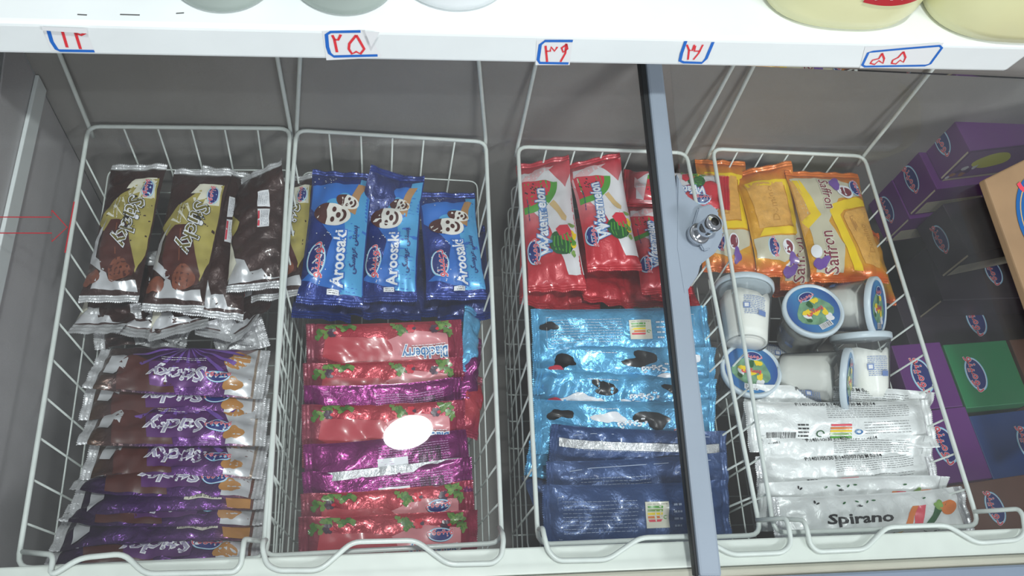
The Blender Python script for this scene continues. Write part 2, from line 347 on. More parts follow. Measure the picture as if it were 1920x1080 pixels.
def make_bag(kind, p1, z1, p2, z2, W, T, a, label, group, art, body, seal=None, seed=0, bend=(0, 0), twist=(0, 0), wr=1.0, fin=False, L=None, cat='ice cream', name='wrapped_ice_cream', sl=.009):
    A1 = on_z(*p1, z1); A2 = on_z(*p2, z2); c = (A1 + A2) / 2
    if L is None: L = (A2 - A1).length
    R = frame(A1, A2, math.radians(a)); root = empty(name, c, R); tag(root, label, cat, group)
    B = Bag(L - 2 * sl, W, T, seed, bend, twist, wr)
    nu, nv = max(20, int(L / .0035)), max(12, int(W / .0035))
    us = np.linspace(-1, 1, nu) * B.L / 2; vs = np.linspace(-1, 1, nv); vs = np.sign(vs) * (1 - (1 - np.abs(vs)) ** 1.3) * W / 2
    U, Vv = np.meshgrid(us, vs, indexing='ij'); u = U.ravel(); v = Vv.ravel()
    top = B.S(u, v, 1); bot = B.S(u, v, -.85); n = len(u)
    allv = np.concatenate([top, bot]); uv1 = np.stack([u / B.L + .5, v / W + .5], 1)
    fs = []
    for i in range(nu - 1):
        for j in range(nv - 1):
            q = (i * nv + j, (i + 1) * nv + j, (i + 1) * nv + j + 1, i * nv + j + 1); fs.append(q); fs.append(tuple(n + k for k in reversed(q)))
    for i in range(nu - 1):
        for j, d in ((0, 1), (nv - 1, -1)):
            q = (i * nv + j, n + i * nv + j, n + (i + 1) * nv + j, (i + 1) * nv + j); fs.append(q if d > 0 else tuple(reversed(q)))
    new_obj('wrapper', allv, fs, body, root, uv=np.concatenate([uv1, uv1]))
    # crimped end seals with a toothed edge
    for e, i in ((-1, 0), (1, 1)):
        m = int(W / .0012); vv = np.linspace(-1, 1, m) * W / 2
        base = B.S(np.full(m, e * B.L / 2), vv, 0.0); bx = base.copy(); sv = []; rows_ = 6
        a_t = B.tw[i]; nrm = np.array([0, -math.sin(a_t), math.cos(a_t)])
        slope = 2 * B.bend[i] / (B.L / 2) * e
        for r in range(rows_):
            f = r / (rows_ - 1); d = sl * f + (0.0006 * ((np.arange(m) % 2) * 2 - 1) if r == rows_ - 1 else 0)
            q = base.copy(); q[:, 0] += e * d; w_ = (.0004 * (-1) ** r + .0012 * f * np.sin(vv * 260 + seed)) * np.ones(m)
            q = q + np.outer(w_ + slope * e * d, nrm); sv.append(q)
        sv = np.concatenate(sv); fs = [(r * m + k, (r + 1) * m + k, (r + 1) * m + k + 1, r * m + k + 1)[::e] for r in range(rows_ - 1) for k in range(m - 1)]
        o = new_obj('end_seal', sv, fs, seal or body, root, uv=np.stack([np.full(len(sv), .5 + .5 * e), np.tile(vv / W + .5, rows_)], 1), smooth=False)
    if fin:
        m = 40; uu = np.linspace(-1, 1, m) * B.L / 2 * .985; rs = [(-.0045, .0012), (-.0045, .0022), (.0055, .0026), (.0055, .0014)]
        sv = np.concatenate([B.S(uu, np.full(m, fin + dv), 1, dz) for dv, dz in rs]); fs = [(r * m + k, r * m + k + 1, (r + 1) * m + k + 1, (r + 1) * m + k) for r in range(3) for k in range(m - 1)]
        tag(new_obj('fin_seal', sv, fs, M_silver, root, smooth=False), 'silver back seam')
    if art:
        sx = (B.L / art.L if art.L else 1); sy = (W / art.W if art.W else 1); parts = {}
        for part, m, vv, ff, ly in art.items: parts.setdefault(part, []).append((m, vv, ff, ly))
        for part, its in parts.items():
            av = []; af = []; am = []; ms = []; b = 0
            for m, vv, ff, ly in its:
                if m not in ms: ms.append(m)
                q = B.S(vv[:, 0] * sx, np.clip(vv[:, 1] * sy, -W / 2 * .985, W / 2 * .985), 1, .00045 + .00011 * ly); av.append(q)
                af += [[k + b for k in f] for f in ff]; am += [ms.index(m)] * len(ff); b += len(vv)
            new_obj(part, np.concatenate(av), af, ms, root, mi=am)
    return root

# =================================================================== SETTING: floor
box('floor', (-3, -3, -0.86), (4, 3, -0.84), M_floor)['kind'] = 'structure'

# =================================================================== THE FREEZER CABINET
XL, XR, YF, YB = -0.032, 1.42, -0.008, 0.536
fz = empty('chest_freezer', (0.7, 0.26, -0.84)); tag(fz, 'large white chest freezer with grey lining, holding the wire baskets of ice cream', 'freezer')
inv = Matrix.Translation((-0.7, -0.26, 0.84))
def fpart(o, label=None):
    o.parent = fz; o.matrix_parent_inverse = fz.matrix_world.inverted()
    if label: o['label'] = label
    return o
bpy.context.view_layer.update()
def zg(y): return 0.06 + math.tan(TH) * y
fpart(box('back_lining', (XL, YB, -0.42), (XR, YB + .03, 0.20), M_liner))
fpart(box('front_lining', (XL, YF - .02, -0.42), (XR, YF, 0.028), M_white))
for x0, x1, mm in ((XL - .03, XL, M_linerL), (XR, XR + .03, M_liner)):
    fpart(hexa('side_lining', [(x0, YF, -.42), (x1, YF, -.42), (x1, YB, -.42), (x0, YB, -.42), (x0, YF, zg(YF) - .012), (x1, YF, zg(YF) - .012), (x1, YB, zg(YB) - .012), (x0, YB, zg(YB) - .012)], mm, bevel=.002))
fpart(box('lining_floor', (XL, YF, -0.45), (XR, YB, -0.42), M_liner))
fpart(box('cabinet_body', (XL - .09, YF - .13, -0.84), (XR + .09, YB + .09, -0.452), M_white, bevel=.01))
fpart(box('front_panel', (XL - .09, YF - .13, -0.45), (XR + .09, YF - .06, 0.0), M_white, bevel=.004))
fpart(box('rear_panel', (XL - .09, YB + .032, -0.45), (XR + .09, YB + .09, 0.205), M_white, bevel=.004))
for x0, x1 in ((XL - .09, XL - .032), (XR + .032, XR + .09)):
    fpart(box('side_panel', (x0, YF - .058, -0.45), (x1, YB + .03, 0.02), M_white, bevel=.004))
# ledge the basket hooks rest on: slightly out of square with the picture as in the photograph
lp = [on_z(508, 1052, .03), on_z(952, 1036, .03), on_z(1917, 995, .03)]
fpart(box('front_ledge', (XL, YF - .0265, .012), (XR, YF + .001, .0295), M_ledge, bevel=.002), 'off-white ledge under the basket handles')
fpart(box('gasket', (XL, -.046, .012), (XR, -.0352, .0325), M_gasket, bevel=.003), 'beige rubber strip along the ledge')
fpart(box('glass_rail', (XL - .08, -.062, .010), (XR, -.0465, .037), M_rail, bevel=.003))
fpart(box('steel_trim', (XL - .08, -.085, .005), (XR, -.0625, .030), M_steel, bevel=.006))
for xa, xb, mm, nm in ((XL - .022, XL - .001, M_steel, 'side_rail'), (XL - .05, XL - .023, M_rail, 'side_channel'), (XL - .09, XL - .052, M_linerL, 'side_cap')):
    fpart(hexa(nm, [(xa, -.05, zg(-.05) - .03), (xb, -.05, zg(-.05) - .03), (xb, YB, zg(YB) - .03), (xa, YB, zg(YB) - .03), (xa, -.05, zg(-.05) - .003), (xb, -.05, zg(-.05) - .003), (xb, YB, zg(YB) - .003), (xa, YB, zg(YB) - .003)], mm, bevel=.002))

fpart(box('side_moulding', (XL + .0005, YF + .004, .052), (XL + .005, YB - .002, .080), M_white, bevel=.001), 'pale strip along the left inner wall')

# =================================================================== SLIDING GLASS LIDS
def gl(x, y, lift=0.0): return V((x, y, zg(y))) + GN * lift
def slab(name, xa, xb, ya, yb, l0, l1, m, parent=None, bevel=0, dx=0.0):
    return hexa(name, [gl(xa, ya, l0), gl(xb, ya, l0), gl(xb + dx, yb, l0), gl(xa + dx, yb, l0), gl(xa, ya, l1), gl(xb, ya, l1), gl(xb + dx, yb, l1), gl(xa + dx, yb, l1)], m, parent, bevel)
b0 = on_glass(1300, 1080); b1 = on_glass(1197, 130); b2 = on_glass(1348, 1080); b3 = on_glass(1238, 130)
lid = empty('glass_lid'); tag(lid, 'sliding glass freezer lid over the left baskets, with the grey barrel-lock bar on its edge', 'lid')
slab('glass_pane', XL - .02, b0.x + .002, -.046, YB - .012, 0, .004, M_glass, lid)
def quad_bar(name, e0, e1, e2, e3, l0, l1, m, bev):
    """front-left, back-left, front-right, back-right"""
    return hexa(name, [e0 + GN * l0, e2 + GN * l0, e3 + GN * l0, e1 + GN * l0, e0 + GN * l1, e2 + GN * l1, e3 + GN * l1, e1 + GN * l1], m, lid, bev)
b1 = b1 + (b1 - b0) * .045; b3 = b3 + (b3 - b2) * .045
quad_bar('lid_bar', b0 + V((.0033, 0, 0)), b1 + V((.0068, 0, 0)), b2, b3, -.004, .010, M_bar, .003)
tag(quad_bar('bar_seal', b0, b1, b0 + V((.003, 0, 0)), b1 + V((.0065, 0, 0)), -.004, .008, M_barb, .001), 'black rubber edge')
# lock plate with a barrel lock
lc = on_glass(1322, 430)
def plate(name, px, l0, l1, m, parent, bev=.0015, label=None):
    bm = bmesh.new(); lo = [bm.verts.new(on_glass(*p) + GN * l0) for p in px]; hi = [bm.verts.new(on_glass(*p) + GN * l1) for p in px]; k = len(px)
    bm.faces.new(lo); bm.faces.new(hi)
    for i in range(k): bm.faces.new((lo[i], lo[(i + 1) % k], hi[(i + 1) % k], hi[i]))
    bmesh.ops.recalc_face_normals(bm, faces=bm.faces)
    bmesh.ops.bevel(bm, geom=bm.edges[:], offset=bev, segments=2, affect='EDGES')
    o = bm_obj(name, bm, m, parent)
    if label: o['label'] = label
    return o
plate('lock_bracket', [(1264, 330), (1282, 372), (1306, 388), (1334, 400), (1350, 420), (1348, 452), (1336, 478), (1308, 500), (1303, 520), (1276, 560), (1262, 470)], -.003, .0105, M_bar, lid, label='widened grey plate that carries the lock')
lp_ = plate('lock_plate', [(1300, 398), (1322, 390), (1338, 404), (1336, 440), (1322, 474), (1310, 478), (1294, 452), (1290, 430)], .0105, .016, M_bar, lid)
ct = on_glass(1308, 440, .016); bar_dir = V((on_glass(1330, 408, .016) - ct).normalized())
lk_ax = (GN * .85 + V((.25, .12, .1))).normalized(); Rk = lk_ax.to_track_quat('Z', 'Y').to_matrix()
def on_lock(name, prof, m, n=28, label=None):
    o = lathe(name, prof, m, None, n); o.matrix_world = Matrix.Translation(ct) @ Rk.to_4x4(); o.parent = lid
    if label: o['label'] = label
    return o
on_lock('lock_collar', [(.0125, -.002), (.0125, .004), (.011, .006), (.0, .006)], M_chrome)
on_lock('lock_barrel', [(.0095, .004), (.0095, .020), (.0092, .021), (.0092, .024), (.0098, .025), (.0098, .031), (.0085, .0325), (.0, .0325)], M_chrome, label='round chrome lock barrel')
on_lock('keyhole', [(.0048, .0326), (.0048, .0331), (.0, .0331)], M_dark)
# red arrow outline printed on the glass
A = Art()
def gline(name, pts, wd, closed=False):
    G = [on_glass(*p, .0045) for p in pts]; vs = []; fs = []; k = len(G)
    for i, p in enumerate(G):
        a = G[i - 1] if (i or closed) else p; b = G[(i + 1) % k] if (i < k - 1 or closed) else p
        t = (b - a).normalized(); n = GN.cross(t) * wd / 2; vs += [p + n, p - n]
    for i in range(k if closed else k - 1): j = (i + 1) % k; fs.append((2 * i, 2 * i + 1, 2 * j + 1, 2 * j))
    o = new_obj(name, vs, fs, P('arrow_red', 0xa02830), lid, smooth=False); return o
tag(gline('printed_arrow', [(-40, 407), (97, 407), (97, 394), (126, 426), (97, 453), (97, 437), (-40, 437)], .0011), 'red outline arrow pointing right')
tag(gline('printed_line', [(139, 378), (122, 474)], .0013), 'short red line beside the arrow')
lid2 = empty('glass_lid'); tag(lid2, 'sliding glass freezer lid over the baskets right of the grey lock bar', 'lid')
slab('glass_pane', b2.x - .002, XR + .01, -.046, YB - .012, -.012, -.008, M_glass, lid2)

# =================================================================== WIRE BASKETS
RIM = [  # front-left, back-left, back-right, front-right in the photograph
    [(30, 1076), (166, 237), (544, 241), (500, 1046)],
    [(493, 1043), (556, 244), (911, 266), (941, 1018)],
    [(1009, 1021), (971, 275), (1287, 287), (1427, 1003)],
    [(1452, 999), (1336, 279), (1620, 293), (1836, 986)]]
BL = ['white wire freezer basket of brown and purple ice bars at the far left', 'white wire freezer basket holding blue and red berry ice bars', 'white wire freezer basket behind the lock bar holding watermelon and cow-print bars',
      'white wire freezer basket of orange wafer packs, tubs and white bars']
baskets = []
def basket(k):
    c = [on_z(*p, 0) for p in RIM[k]]
    for i in (0, 3):
        c[i].y = max(c[i].y, YF + .004)
    for i in (1, 2): c[i].y = min(c[i].y, YB - .006)
    fl, bl, br, fr = c; DZ = .25; r = .0012
    root = empty('wire_basket', (fl + fr) / 2 * .5 + (bl + br) / 2 * .5 - V((0, 0, DZ))); tag(root, BL[k], 'basket', 'wire baskets hanging in the freezer')
    off = root.matrix_world.translation.copy()
    T = lambda name, pts, rr, **kw: tube(name, [V(p) - off for p in pts], rr, M_wire, root, **kw)
    cen = (fl + fr + bl + br) / 4
    def dn(p, z):  # taper inward going down
        f = .07 * (-z / DZ); q = p.lerp(V((cen.x, cen.y, p.z)), f); q.z = z; return q
    T('top_rim', c, .0027, closed=True, fillet=.014, n=8)
    for z in (-.085, -.135, -.185, -.235): T('ring_wire', [dn(p, z) for p in c], r * .9, closed=True, fillet=.012, n=6)
    for i in range(1, 12):
        t = i / 12; a = fl.lerp(bl, t); b = fr.lerp(br, t)
        T('cross_wire', [a + V((0, 0, .002)), dn(a, -DZ), dn(b, -DZ), b + V((0, 0, .002))], r, n=6, fillet=.01)
    for i in range(1, 6):
        t = i / 6; a = fl.lerp(fr, t); b = bl.lerp(br, t)
        T('long_wire', [a + V((0, 0, .002)), dn(a, -DZ + .0025), dn(b, -DZ + .0025), b + V((0, 0, .002))], r, n=6, fillet=.01)
    # rear hanger wires rising to the back rim
    bx = [(114, 108), (521, 115), (562, 122), (898, 120), (1003, 128), (1371, 130), (1410, 130), (1742, 138)]
    top = []
    for s, p in ((0, bl), (1, br)):
        q = on_y(*bx[2 * k + s], YB - .006); d_ = q - p; t_ = (.198 - p.z) / d_.z; top.append(p + d_ * t_)
    T('rear_hanger', [bl + V((0, -.001, -.02)), bl + V((0, .001, 0)), top[0] + V((0, 0, .0)), top[0] + V((.0, .03, .012)), top[1] + V((0, .03, .012)), top[1], br + V((0, .001, 0)), br + V((0, -.001, -.02))], .0026, fillet=.01)
    H = [[(92, 1082), (150, 1046), (232, 1038), (272, 1076), (440, 1072), (452, 1058), (456, 1025)],
         [(492, 1028), (500, 1058), (520, 1069), (600, 1069), (660, 1016), (780, 1013), (840, 1058), (925, 1056), (941, 1042), (944, 1014)],
         [(1020, 1004), (1028, 1034), (1046, 1051), (1140, 1049), (1200, 1008), (1310, 1005), (1372, 1040), (1468, 1036), (1484, 1020), (1478, 984)],
         [(1512, 988), (1520, 1022), (1534, 1034), (1622, 1030), (1662, 988), (1775, 984), (1832, 1018), (1908, 1012), (1922, 998), (1918, 966)]][k]
    hz = .036; mid = [on_z(*q, hz) for q in H]
    st = fl + V((.002, .004, .0)); en = fr + V((-.002, .004, 0))
    up0 = V((mid[0].x, max(YF + .006, mid[0].y + .004), hz)); up1 = V((mid[-1].x, max(YF + .006, mid[-1].y + .004), hz))
    tag(T('front_handle', [st + V((0, .012, 0)), up0 + V((0, .004, -.004))] + mid + [up1 + V((0, .004, -.004)), en + V((0, .012, 0))], .0027, fillet=.009), 'thick bent handle hooked over the front ledge')
    return root
for k in range(4): baskets.append(basket(k))

# =================================================================== SHELF WITH PRICE STICKERS
s0 = on_y(0, 101, .42); sz = .249
def lip(x, z=sz): return V((x, .4185 + (x - .011) * .0352, z))
XA, XB = -.5, on_z(1886, 137, sz).x
sh = empty('display_shelf', lip(.4)); tag(sh, 'white enamelled shelf above the back of the freezer, with handwritten price stickers', 'shelf')
so = lip(.4); LH = .043
bm = bmesh.new()
def lipq(x, dy, z): p = lip(x, z); return p + V((-.0352 * dy, dy, 0)) - so
c = [lipq(XA, 0, sz), lipq(XB, 0, sz), lipq(XB, .42, sz), lipq(XA, .42, sz), lipq(XA, 0, sz + LH), lipq(XB + .012, 0, sz + LH), lipq(XB + .012, .42, sz + LH), lipq(XA, .42, sz + LH)]
hexa('shelf_board', c, M_white, sh, .005, 3)
hexa('shelf_bracket', [lipq(XA + .1, .36, sz - 1.0), lipq(XB - .1, .36, sz - 1.0), lipq(XB - .1, .42, sz - 1.0), lipq(XA + .1, .42, sz - 1.0), lipq(XA + .1, .36, sz - .001), lipq(XB - .1, .36, sz - .001), lipq(XB - .1, .42, sz - .001), lipq(XA + .1, .42, sz - .001)], M_white, sh, .003)
lip_n = V((.0352, -1, 0)).normalized()
def on_lip(x, y, lift=0):
    v = ray(x, y); p0 = lip(.4) + lip_n * lift; return CAM + v * ((p0 - CAM).dot(lip_n) / v.dot(lip_n))
def lip_poly(name, px, lift, m, parent):
    vs = [on_lip(*p, lift) - so for p in px]; return new_obj(name, vs, [tuple(range(len(vs)))][::1], m, parent, smooth=False)
def lip_stroke(px, wd, lift, closed=False):
    G = [on_lip(*p, lift) - so for p in px]; vs = []; fs = []; k = len(G)
    for i, p in enumerate(G):
        a = G[i - 1] if (i or closed) else p; b = G[(i + 1) % k] if (i < k - 1 or closed) else p
        t = (b - a).normalized(); n = lip_n.cross(t) * wd / 2; vs += [p + n, p - n]
    for i in range(k if closed else k - 1): j = (i + 1) % k; fs.append((2 * i, 2 * i + 1, 2 * j + 1, 2 * j))
    return vs, fs
def sticker(label, paper, blues, reds, bclosed=False, bw=.0034, rw=.0026):
    r = lip_poly('price_sticker', paper, .0004, M_paper, sh); r['label'] = label
    for nm, L_, m, lf, ww in (('sticker_frame', blues, M_blue, .0007, bw), ('sticker_digits', reds, M_red, .0009, rw)):
        vs = []; fs = []
        for st in L_:
            a, b = lip_stroke(st, ww, lf, bclosed and nm == 'sticker_frame'); fs += [tuple(i + len(vs) for i in f) for f in b]; vs += a
        o = new_obj(nm, vs, fs, m, r, smooth=False)
sticker('paper sticker with a folded top edge reading 12 in red', [(80, 54), (162, 57), (178, 97), (96, 95)], [[(91, 58), (97, 78), (106, 92), (112, 95), (177, 96)]], [[(117, 59), (126, 89)], [(141, 60), (151, 92)], [(141, 62), (152, 66), (160, 62)]])
lip_poly('sticker_fold', [(78, 50), (163, 53), (164, 63), (80, 57)], .003, M_paper, sh)
sticker('torn paper sticker reading 25 in red', [(604, 58), (684, 56), (690, 66), (716, 104), (712, 108), (612, 113)], [[(676, 59), (620, 60), (612, 65), (614, 88), (618, 100), (626, 106), (708, 104)]],
        [[(623, 66), (627, 74), (632, 98)], [(626, 74), (634, 75), (639, 65)], [(668, 66), (655, 82), (654, 92), (660, 101), (668, 97), (676, 101), (683, 92), (674, 76), (668, 66)]])
lip_poly('sticker_curl', [(684, 58), (712, 60), (696, 88)], .004, M_paper, sh)
sticker('paper sticker reading 39 in red', [(1006, 76), (1074, 75), (1068, 122), (1004, 122)], [[(1074, 77), (1022, 77), (1013, 84), (1009, 112), (1012, 118), (1066, 119)]],
        [[(1023, 86), (1026, 116)], [(1024, 96), (1032, 96), (1033, 88), (1040, 96), (1045, 88)], [(1062, 84), (1053, 90), (1056, 98), (1064, 92), (1062, 82), (1060, 100), (1051, 116)]], rw=.0022)
sticker('small paper sticker reading 26 in red', [(1284, 77), (1340, 78), (1326, 121), (1272, 118)], [[(1286, 77), (1278, 100), (1275, 114), (1282, 117), (1316, 118), (1324, 110), (1337, 79)]],
        [[(1288, 84), (1292, 94), (1290, 112)], [(1291, 94), (1298, 95), (1302, 84)], [(1304, 86), (1302, 96), (1314, 96)], [(1318, 84), (1310, 100), (1300, 112)]], rw=.002)
sticker('widest paper sticker, framed all round, reading 55 in red', [(1622, 88), (1770, 80), (1745, 127), (1612, 128)], [[(1636, 97), (1628, 99), (1617, 122), (1622, 125), (1735, 123), (1744, 120), (1766, 90), (1762, 86), (1700, 91)]],
        [[(1654, 100), (1648, 110), (1636, 113), (1632, 119), (1640, 121), (1648, 114), (1656, 119), (1658, 110), (1654, 100)], [(1694, 97), (1684, 108), (1674, 113), (1672, 119), (1680, 120), (1688, 113), (1694, 117), (1698, 108), (1694, 97)]], True, rw=.0021, bw=.003)
M_tape = mat('tape_residue', 0xc9cdc9, .5); M_scuff = mat('dark_scuff', 0x585858, .7)
for i, (a, b) in enumerate((((145, 27), (163, 28)), ((225, 27), (262, 28)), ((330, 25), (345, 24)))):
    p = on_z(*a, sz + LH + .0003) - so; q = on_z(*b, sz + LH + .0003) - so; n = V((0, .0007, 0))
    new_obj('scuff_mark', [p - n, q - n, q + n, p + n], [(0, 1, 2, 3)], M_scuff, sh, smooth=False)

# jars and bottles on the shelf
zt = sz + LH
M_jar = film('frosted_jar', (.86, .9, .88), .1, .05, .62, 0xc3cfc8)
M_jarw = mat('white_jar', 0xe4e8ea, .35); M_cap = mat('jar_cap', 0xdfe3e2, .4)
def jar(px, rpx, m, label, h=.16):
    c = on_z(px[0], px[1], zt); e = on_z(px[0] + rpx, px[1], zt); r = (e - c).length
    root = empty('storage_jar', (c.x, c.y + r, zt)); tag(root, label, 'jar', 'pale jars standing on the shelf')
    lathe('jar_body', [(r * .6, .0), (r * .9, .0008), (r * .985, .004), (r, .012), (r, h * .7), (r * .94, h * .82), (r * .7, h * .92), (r * .7, h)], m, root, 48)
    lathe('jar_lid', [(r * .74, h - .006), (r * .74, h + .018), (r * .7, h + .021), (.001, h + .021)], M_cap, root, 40)
jar((410, 29), 104, M_jar, 'round translucent grey-green jar, leftmost on the shelf')
jar((641, 34), 104, M_jar, 'round translucent grey-green jar above the second sticker')
jar((850, 26), 118, M_jarw, 'round white jar right of the two grey-green jars')
jar((1065, -12), 90, mat('pale_blue_jar', 0xdfeaf2, .35), 'round pale bluish jar, rightmost and farthest back of the jars')
M_yel = mat('pale_yellow_jug', 0xe2e0ae, .35, vary=.05, vscale=8, coat=.2)
M_lab = mat('red_bottle_label', 0xb81e2c, .4); M_olive = mat('olive_liquid', 0xb9b06a, .5)  # red label and a plain olive tone, the latter not assigned
def jug(pl, pr, pb, label, lab_text, lx):
    a = on_z(*pl, zt); b = on_z(*pr, zt); f = on_z(*pb, zt); rx = abs(b.x - a.x) / 2; ry = rx * .62
    root = empty('yellow_bottle', ((a.x + b.x) / 2, f.y + ry, zt)); tag(root, label, 'bottle', 'pale yellow bottles on the shelf')
    def se(k, z, n=56): 
        o = []
        for j in range(n):
            t = 2 * math.pi * j / n; cx, cy = math.cos(t), math.sin(t); o.append((math.copysign(abs(cx) ** .8, cx) * rx * k, math.copysign(abs(cy) ** .8, cy) * ry * k, z))
        return o
    prof = [(.55, 0), (.8, .0005), (.93, .005), (1.0, .02), (1.02, .06), (1.0, .13), (.9, .17), (.55, .2), (.3, .21), (.3, .235)]
    vs = []; n = 56
    for k, z in prof: vs += se(k, z)
    fs = [(i * n + j, i * n + (j + 1) % n, (i + 1) * n + (j + 1) % n, (i + 1) * n + j) for i in range(len(prof) - 1) for j in range(n)] + [tuple(range(n - 1, -1, -1)), tuple((len(prof) - 1) * n + j for j in range(n))]
    new_obj('bottle_body', vs, fs, M_yel, root)
    lathe('bottle_cap', [(rx * .33, .225), (rx * .33, .25), (rx * .28, .253), (.001, .253)], M_lab, root, 32)
    def side(x, z, lift):  # point on the front face
        cx = max(-.98, min(.98, x / rx)); t = abs(cx) ** (1 / .8); sn = math.sqrt(max(0, 1 - t * t)) ** .8
        return (x, -ry * sn * 1.02 - lift, z)
    G = 24; x0, x1 = lx; z0, z1 = .050, .076; vs = []
    for i in range(G + 1):
        x = x0 + (x1 - x0) * i / G; e = .004 * (1 - (2 * i / G - 1) ** 2); vs += [side(x, z0 - e, .002), side(x, z1 + e, .002)]
    lb = new_obj('bottle_label', vs, [(2 * i, 2 * i + 2, 2 * i + 3, 2 * i + 1) for i in range(G)], M_lab, root)
    tv, tf = text_mesh(lab_text, .015, .0005, 0.0)
    new_obj('label_lettering', [side(x * .8 + (x0 + x1) / 2, y + .063, .0032) for x, y in tv], tf, p_wh, lb)
jug((1424, 20), (1706, 20), (1580, 66), 'pale yellow oval bottle with a red label, above the widest price sticker', fa('گلسار میشوله'), (-.005, .062))
jug((1722, 30), (2010, 30), (1862, 90), 'pale yellow oval bottle cut by the right edge of the frame', fa('میشوله'), (-.012, .06))

# =================================================================== ARTWORK
def A_(L, W): a = Art(); a.L = L / 1000; a.W = W / 1000; return a
art = {}
# brown chocolate stick bar (u runs towards its lower end, v to the right)
a = A_(150, 66)
a.poly('printed_picture', p_gold, [(-62, 30), (-50, 6), (-32, -16), (-8, -32), (4, -22), (-6, 0), (22, 14), (52, 26), (30, 32), (-20, 32)])
a.poly('printed_picture', p_cr, [(-62, 28), (-58, 4), (-46, -4), (-47, 8), (-38, 4), (-41, 14), (-32, 12), (-36, 30)])
for k in range(4): a.poly('printed_picture', p_cr, [(-44 + k * 9, 2 - k * 7), (-20 + k * 4, 10 - k * 5), (-42 + k * 9, -1 - k * 7)], same=k > 0)
a.poly('printed_picture', p_sil, [(-12, -20), (10, -26), (34, -24), (44, -10), (60, -2), (64, 10), (60, 28), (72, 31), (70, -20), (52, -12), (40, -30), (10, -31)])
a.poly('printed_picture', p_ch, [(-8, -14), (-10, 0), (0, 8), (22, 16), (46, 26), (56, 24), (60, 8), (50, -12), (30, -20), (4, -22)])
a.blob('printed_picture', p_ch2, 50, 8, 13, 3, .25, sx=.9, sy=1.1); a.stroke('printed_picture', p_ch2, [(-4, -6), (14, -4), (32, 0)], 1.2)
a.blob('printed_picture', p_ch2, 58, -22, 9, 5, .3)
for c_, o_ in ((p_bk, 1.9), (p_wh, 1.3), (P('olive', 0x6b622a), .25)): a.text('lettering', c_, 'Sticky', 27, -8, 8, -8, off=o_, shear=.2, sx=.92)
emblem(a, -46, 22, 10.5, 6.5)
a.rows('small_print', p_wh, -34, -10, -14, -6, 2, .5, 2)
art['choc'] = a
a = A_(150, 66)
a.poly('printed_picture', p_sil, [(40, -32), (48, -12), (62, -6), (60, 8), (70, 14), (72, 31), (74, -31)])
a.poly('product_label', p_wh, [(-44, 2), (-22, 2), (-22, 16), (-44, 16)]); a.poly('product_label', p_wh, [(-19, 2), (6, 2), (6, 16), (-19, 16)])
a.rows('product_label', p_gry, -42, -24, 3, 15, 6, .5, 1); a.rows('product_label', p_gry, -17, 4, 6, 15, 5, .5, 2)
a.poly('product_label', p_rd, [(-17, 2.2), (4, 2.2), (4, 4.5), (-17, 4.5)])
a.poly('printed_picture', p_gold, [(-20, -33), (-4, -20), (14, -28), (4, -33)]); a.poly('printed_picture', p_cr, [(14, -33), (50, -22), (70, -33)])
art['choc_back'] = a
# purple chocolate bar (u towards the left end in the photograph)
a = A_(165, 70)
a.poly('printed_picture', p_sil, [(-80, 34), (-52, 34), (-55, 10), (-48, -8), (-56, -20), (-80, -34)])
a.blob('printed_picture', p_crm, -62, -14, 13, 2, .35); a.blob('printed_picture', p_crm, -60, 22, 9, 8, .35)
a.poly('printed_picture', p_ch, [(18, 34), (60, 34), (64, 0), (52, -14), (26, -6), (6, 10), (0, 34)])
a.poly('printed_picture', p_sil, [(54, -6), (62, -18), (74, -12), (78, 12), (66, 16), (62, 4), (56, 8)])
for k in range(9):
    t = math.radians(20 + k * 18); a.poly('printed_picture', p_vio, [(-6, -34), (-6 + 62 * math.cos(t), -34 + 52 * math.sin(t)), (-6 + 62 * math.cos(t + .1), -34 + 52 * math.sin(t + .1))], same=k > 0)
a.poly('lettering', p_plum, [(-34, -4), (-30, 28), (26, 28), (32, -4)])
a.text('lettering', p_wh, 'Sticky', 25, -2, 12, 0, off=1.2, shear=.2); a.text('lettering', P('violet_grey', 0xa79fb8), 'Sticky', 25, -2, 12, 0, off=.15, shear=.2)
emblem(a, -44, 14, 13, 7.5)
a.rows('small_print', p_wh, -28, 20, -12, -6, 2, .6, 5)
art['purple'] = a
a = A_(165, 70)
a.poly('printed_picture', p_crm, [(-80, 34), (-58, 34), (-50, 0), (-60, -34), (-80, -34)]); a.rows('small_print', p_gry, -40, 20, -14, 14, 9, .6, 4)
a.poly('product_label', p_cr, [(-52, 18), (-16, 18), (-16, 26), (-52, 26)]); a.bars('product_label', p_bk, -50, -18, 19, 25, 3); a.poly('printed_picture', p_sil, [(60, 20), (74, 30), (76, -10), (62, 0)])
art['purple_back'] = a
# blue bar (u upwards, v to the left)
a = A_(155, 72)
mb = P('mid_blue', 0x2c6cc0); lb = P('light_blue', 0x55a8dc, metal=.2)
a.poly('printed_picture', mb, [(-60, 34), (-40, 10), (-10, 4), (30, 34), (60, 34), (66, -34), (-72, -35), (-72, -8)])
a.poly('printed_picture', lb, [(-74, -34), (-74, -10), (-40, -8), (-10, -12), (12, -8), (40, -20), (72, -22), (76, -35)])
a.blob('printed_picture', lb, 30, 4, 12, 1, .12, sx=.9); a.blob('printed_picture', lb, 38, -6, 11, 4, .12)
a.poly('printed_picture', P('pop_stick', 0xb08458), [(22, -20), (50, -24), (66, -30), (64, -20), (48, -14), (26, -10)])
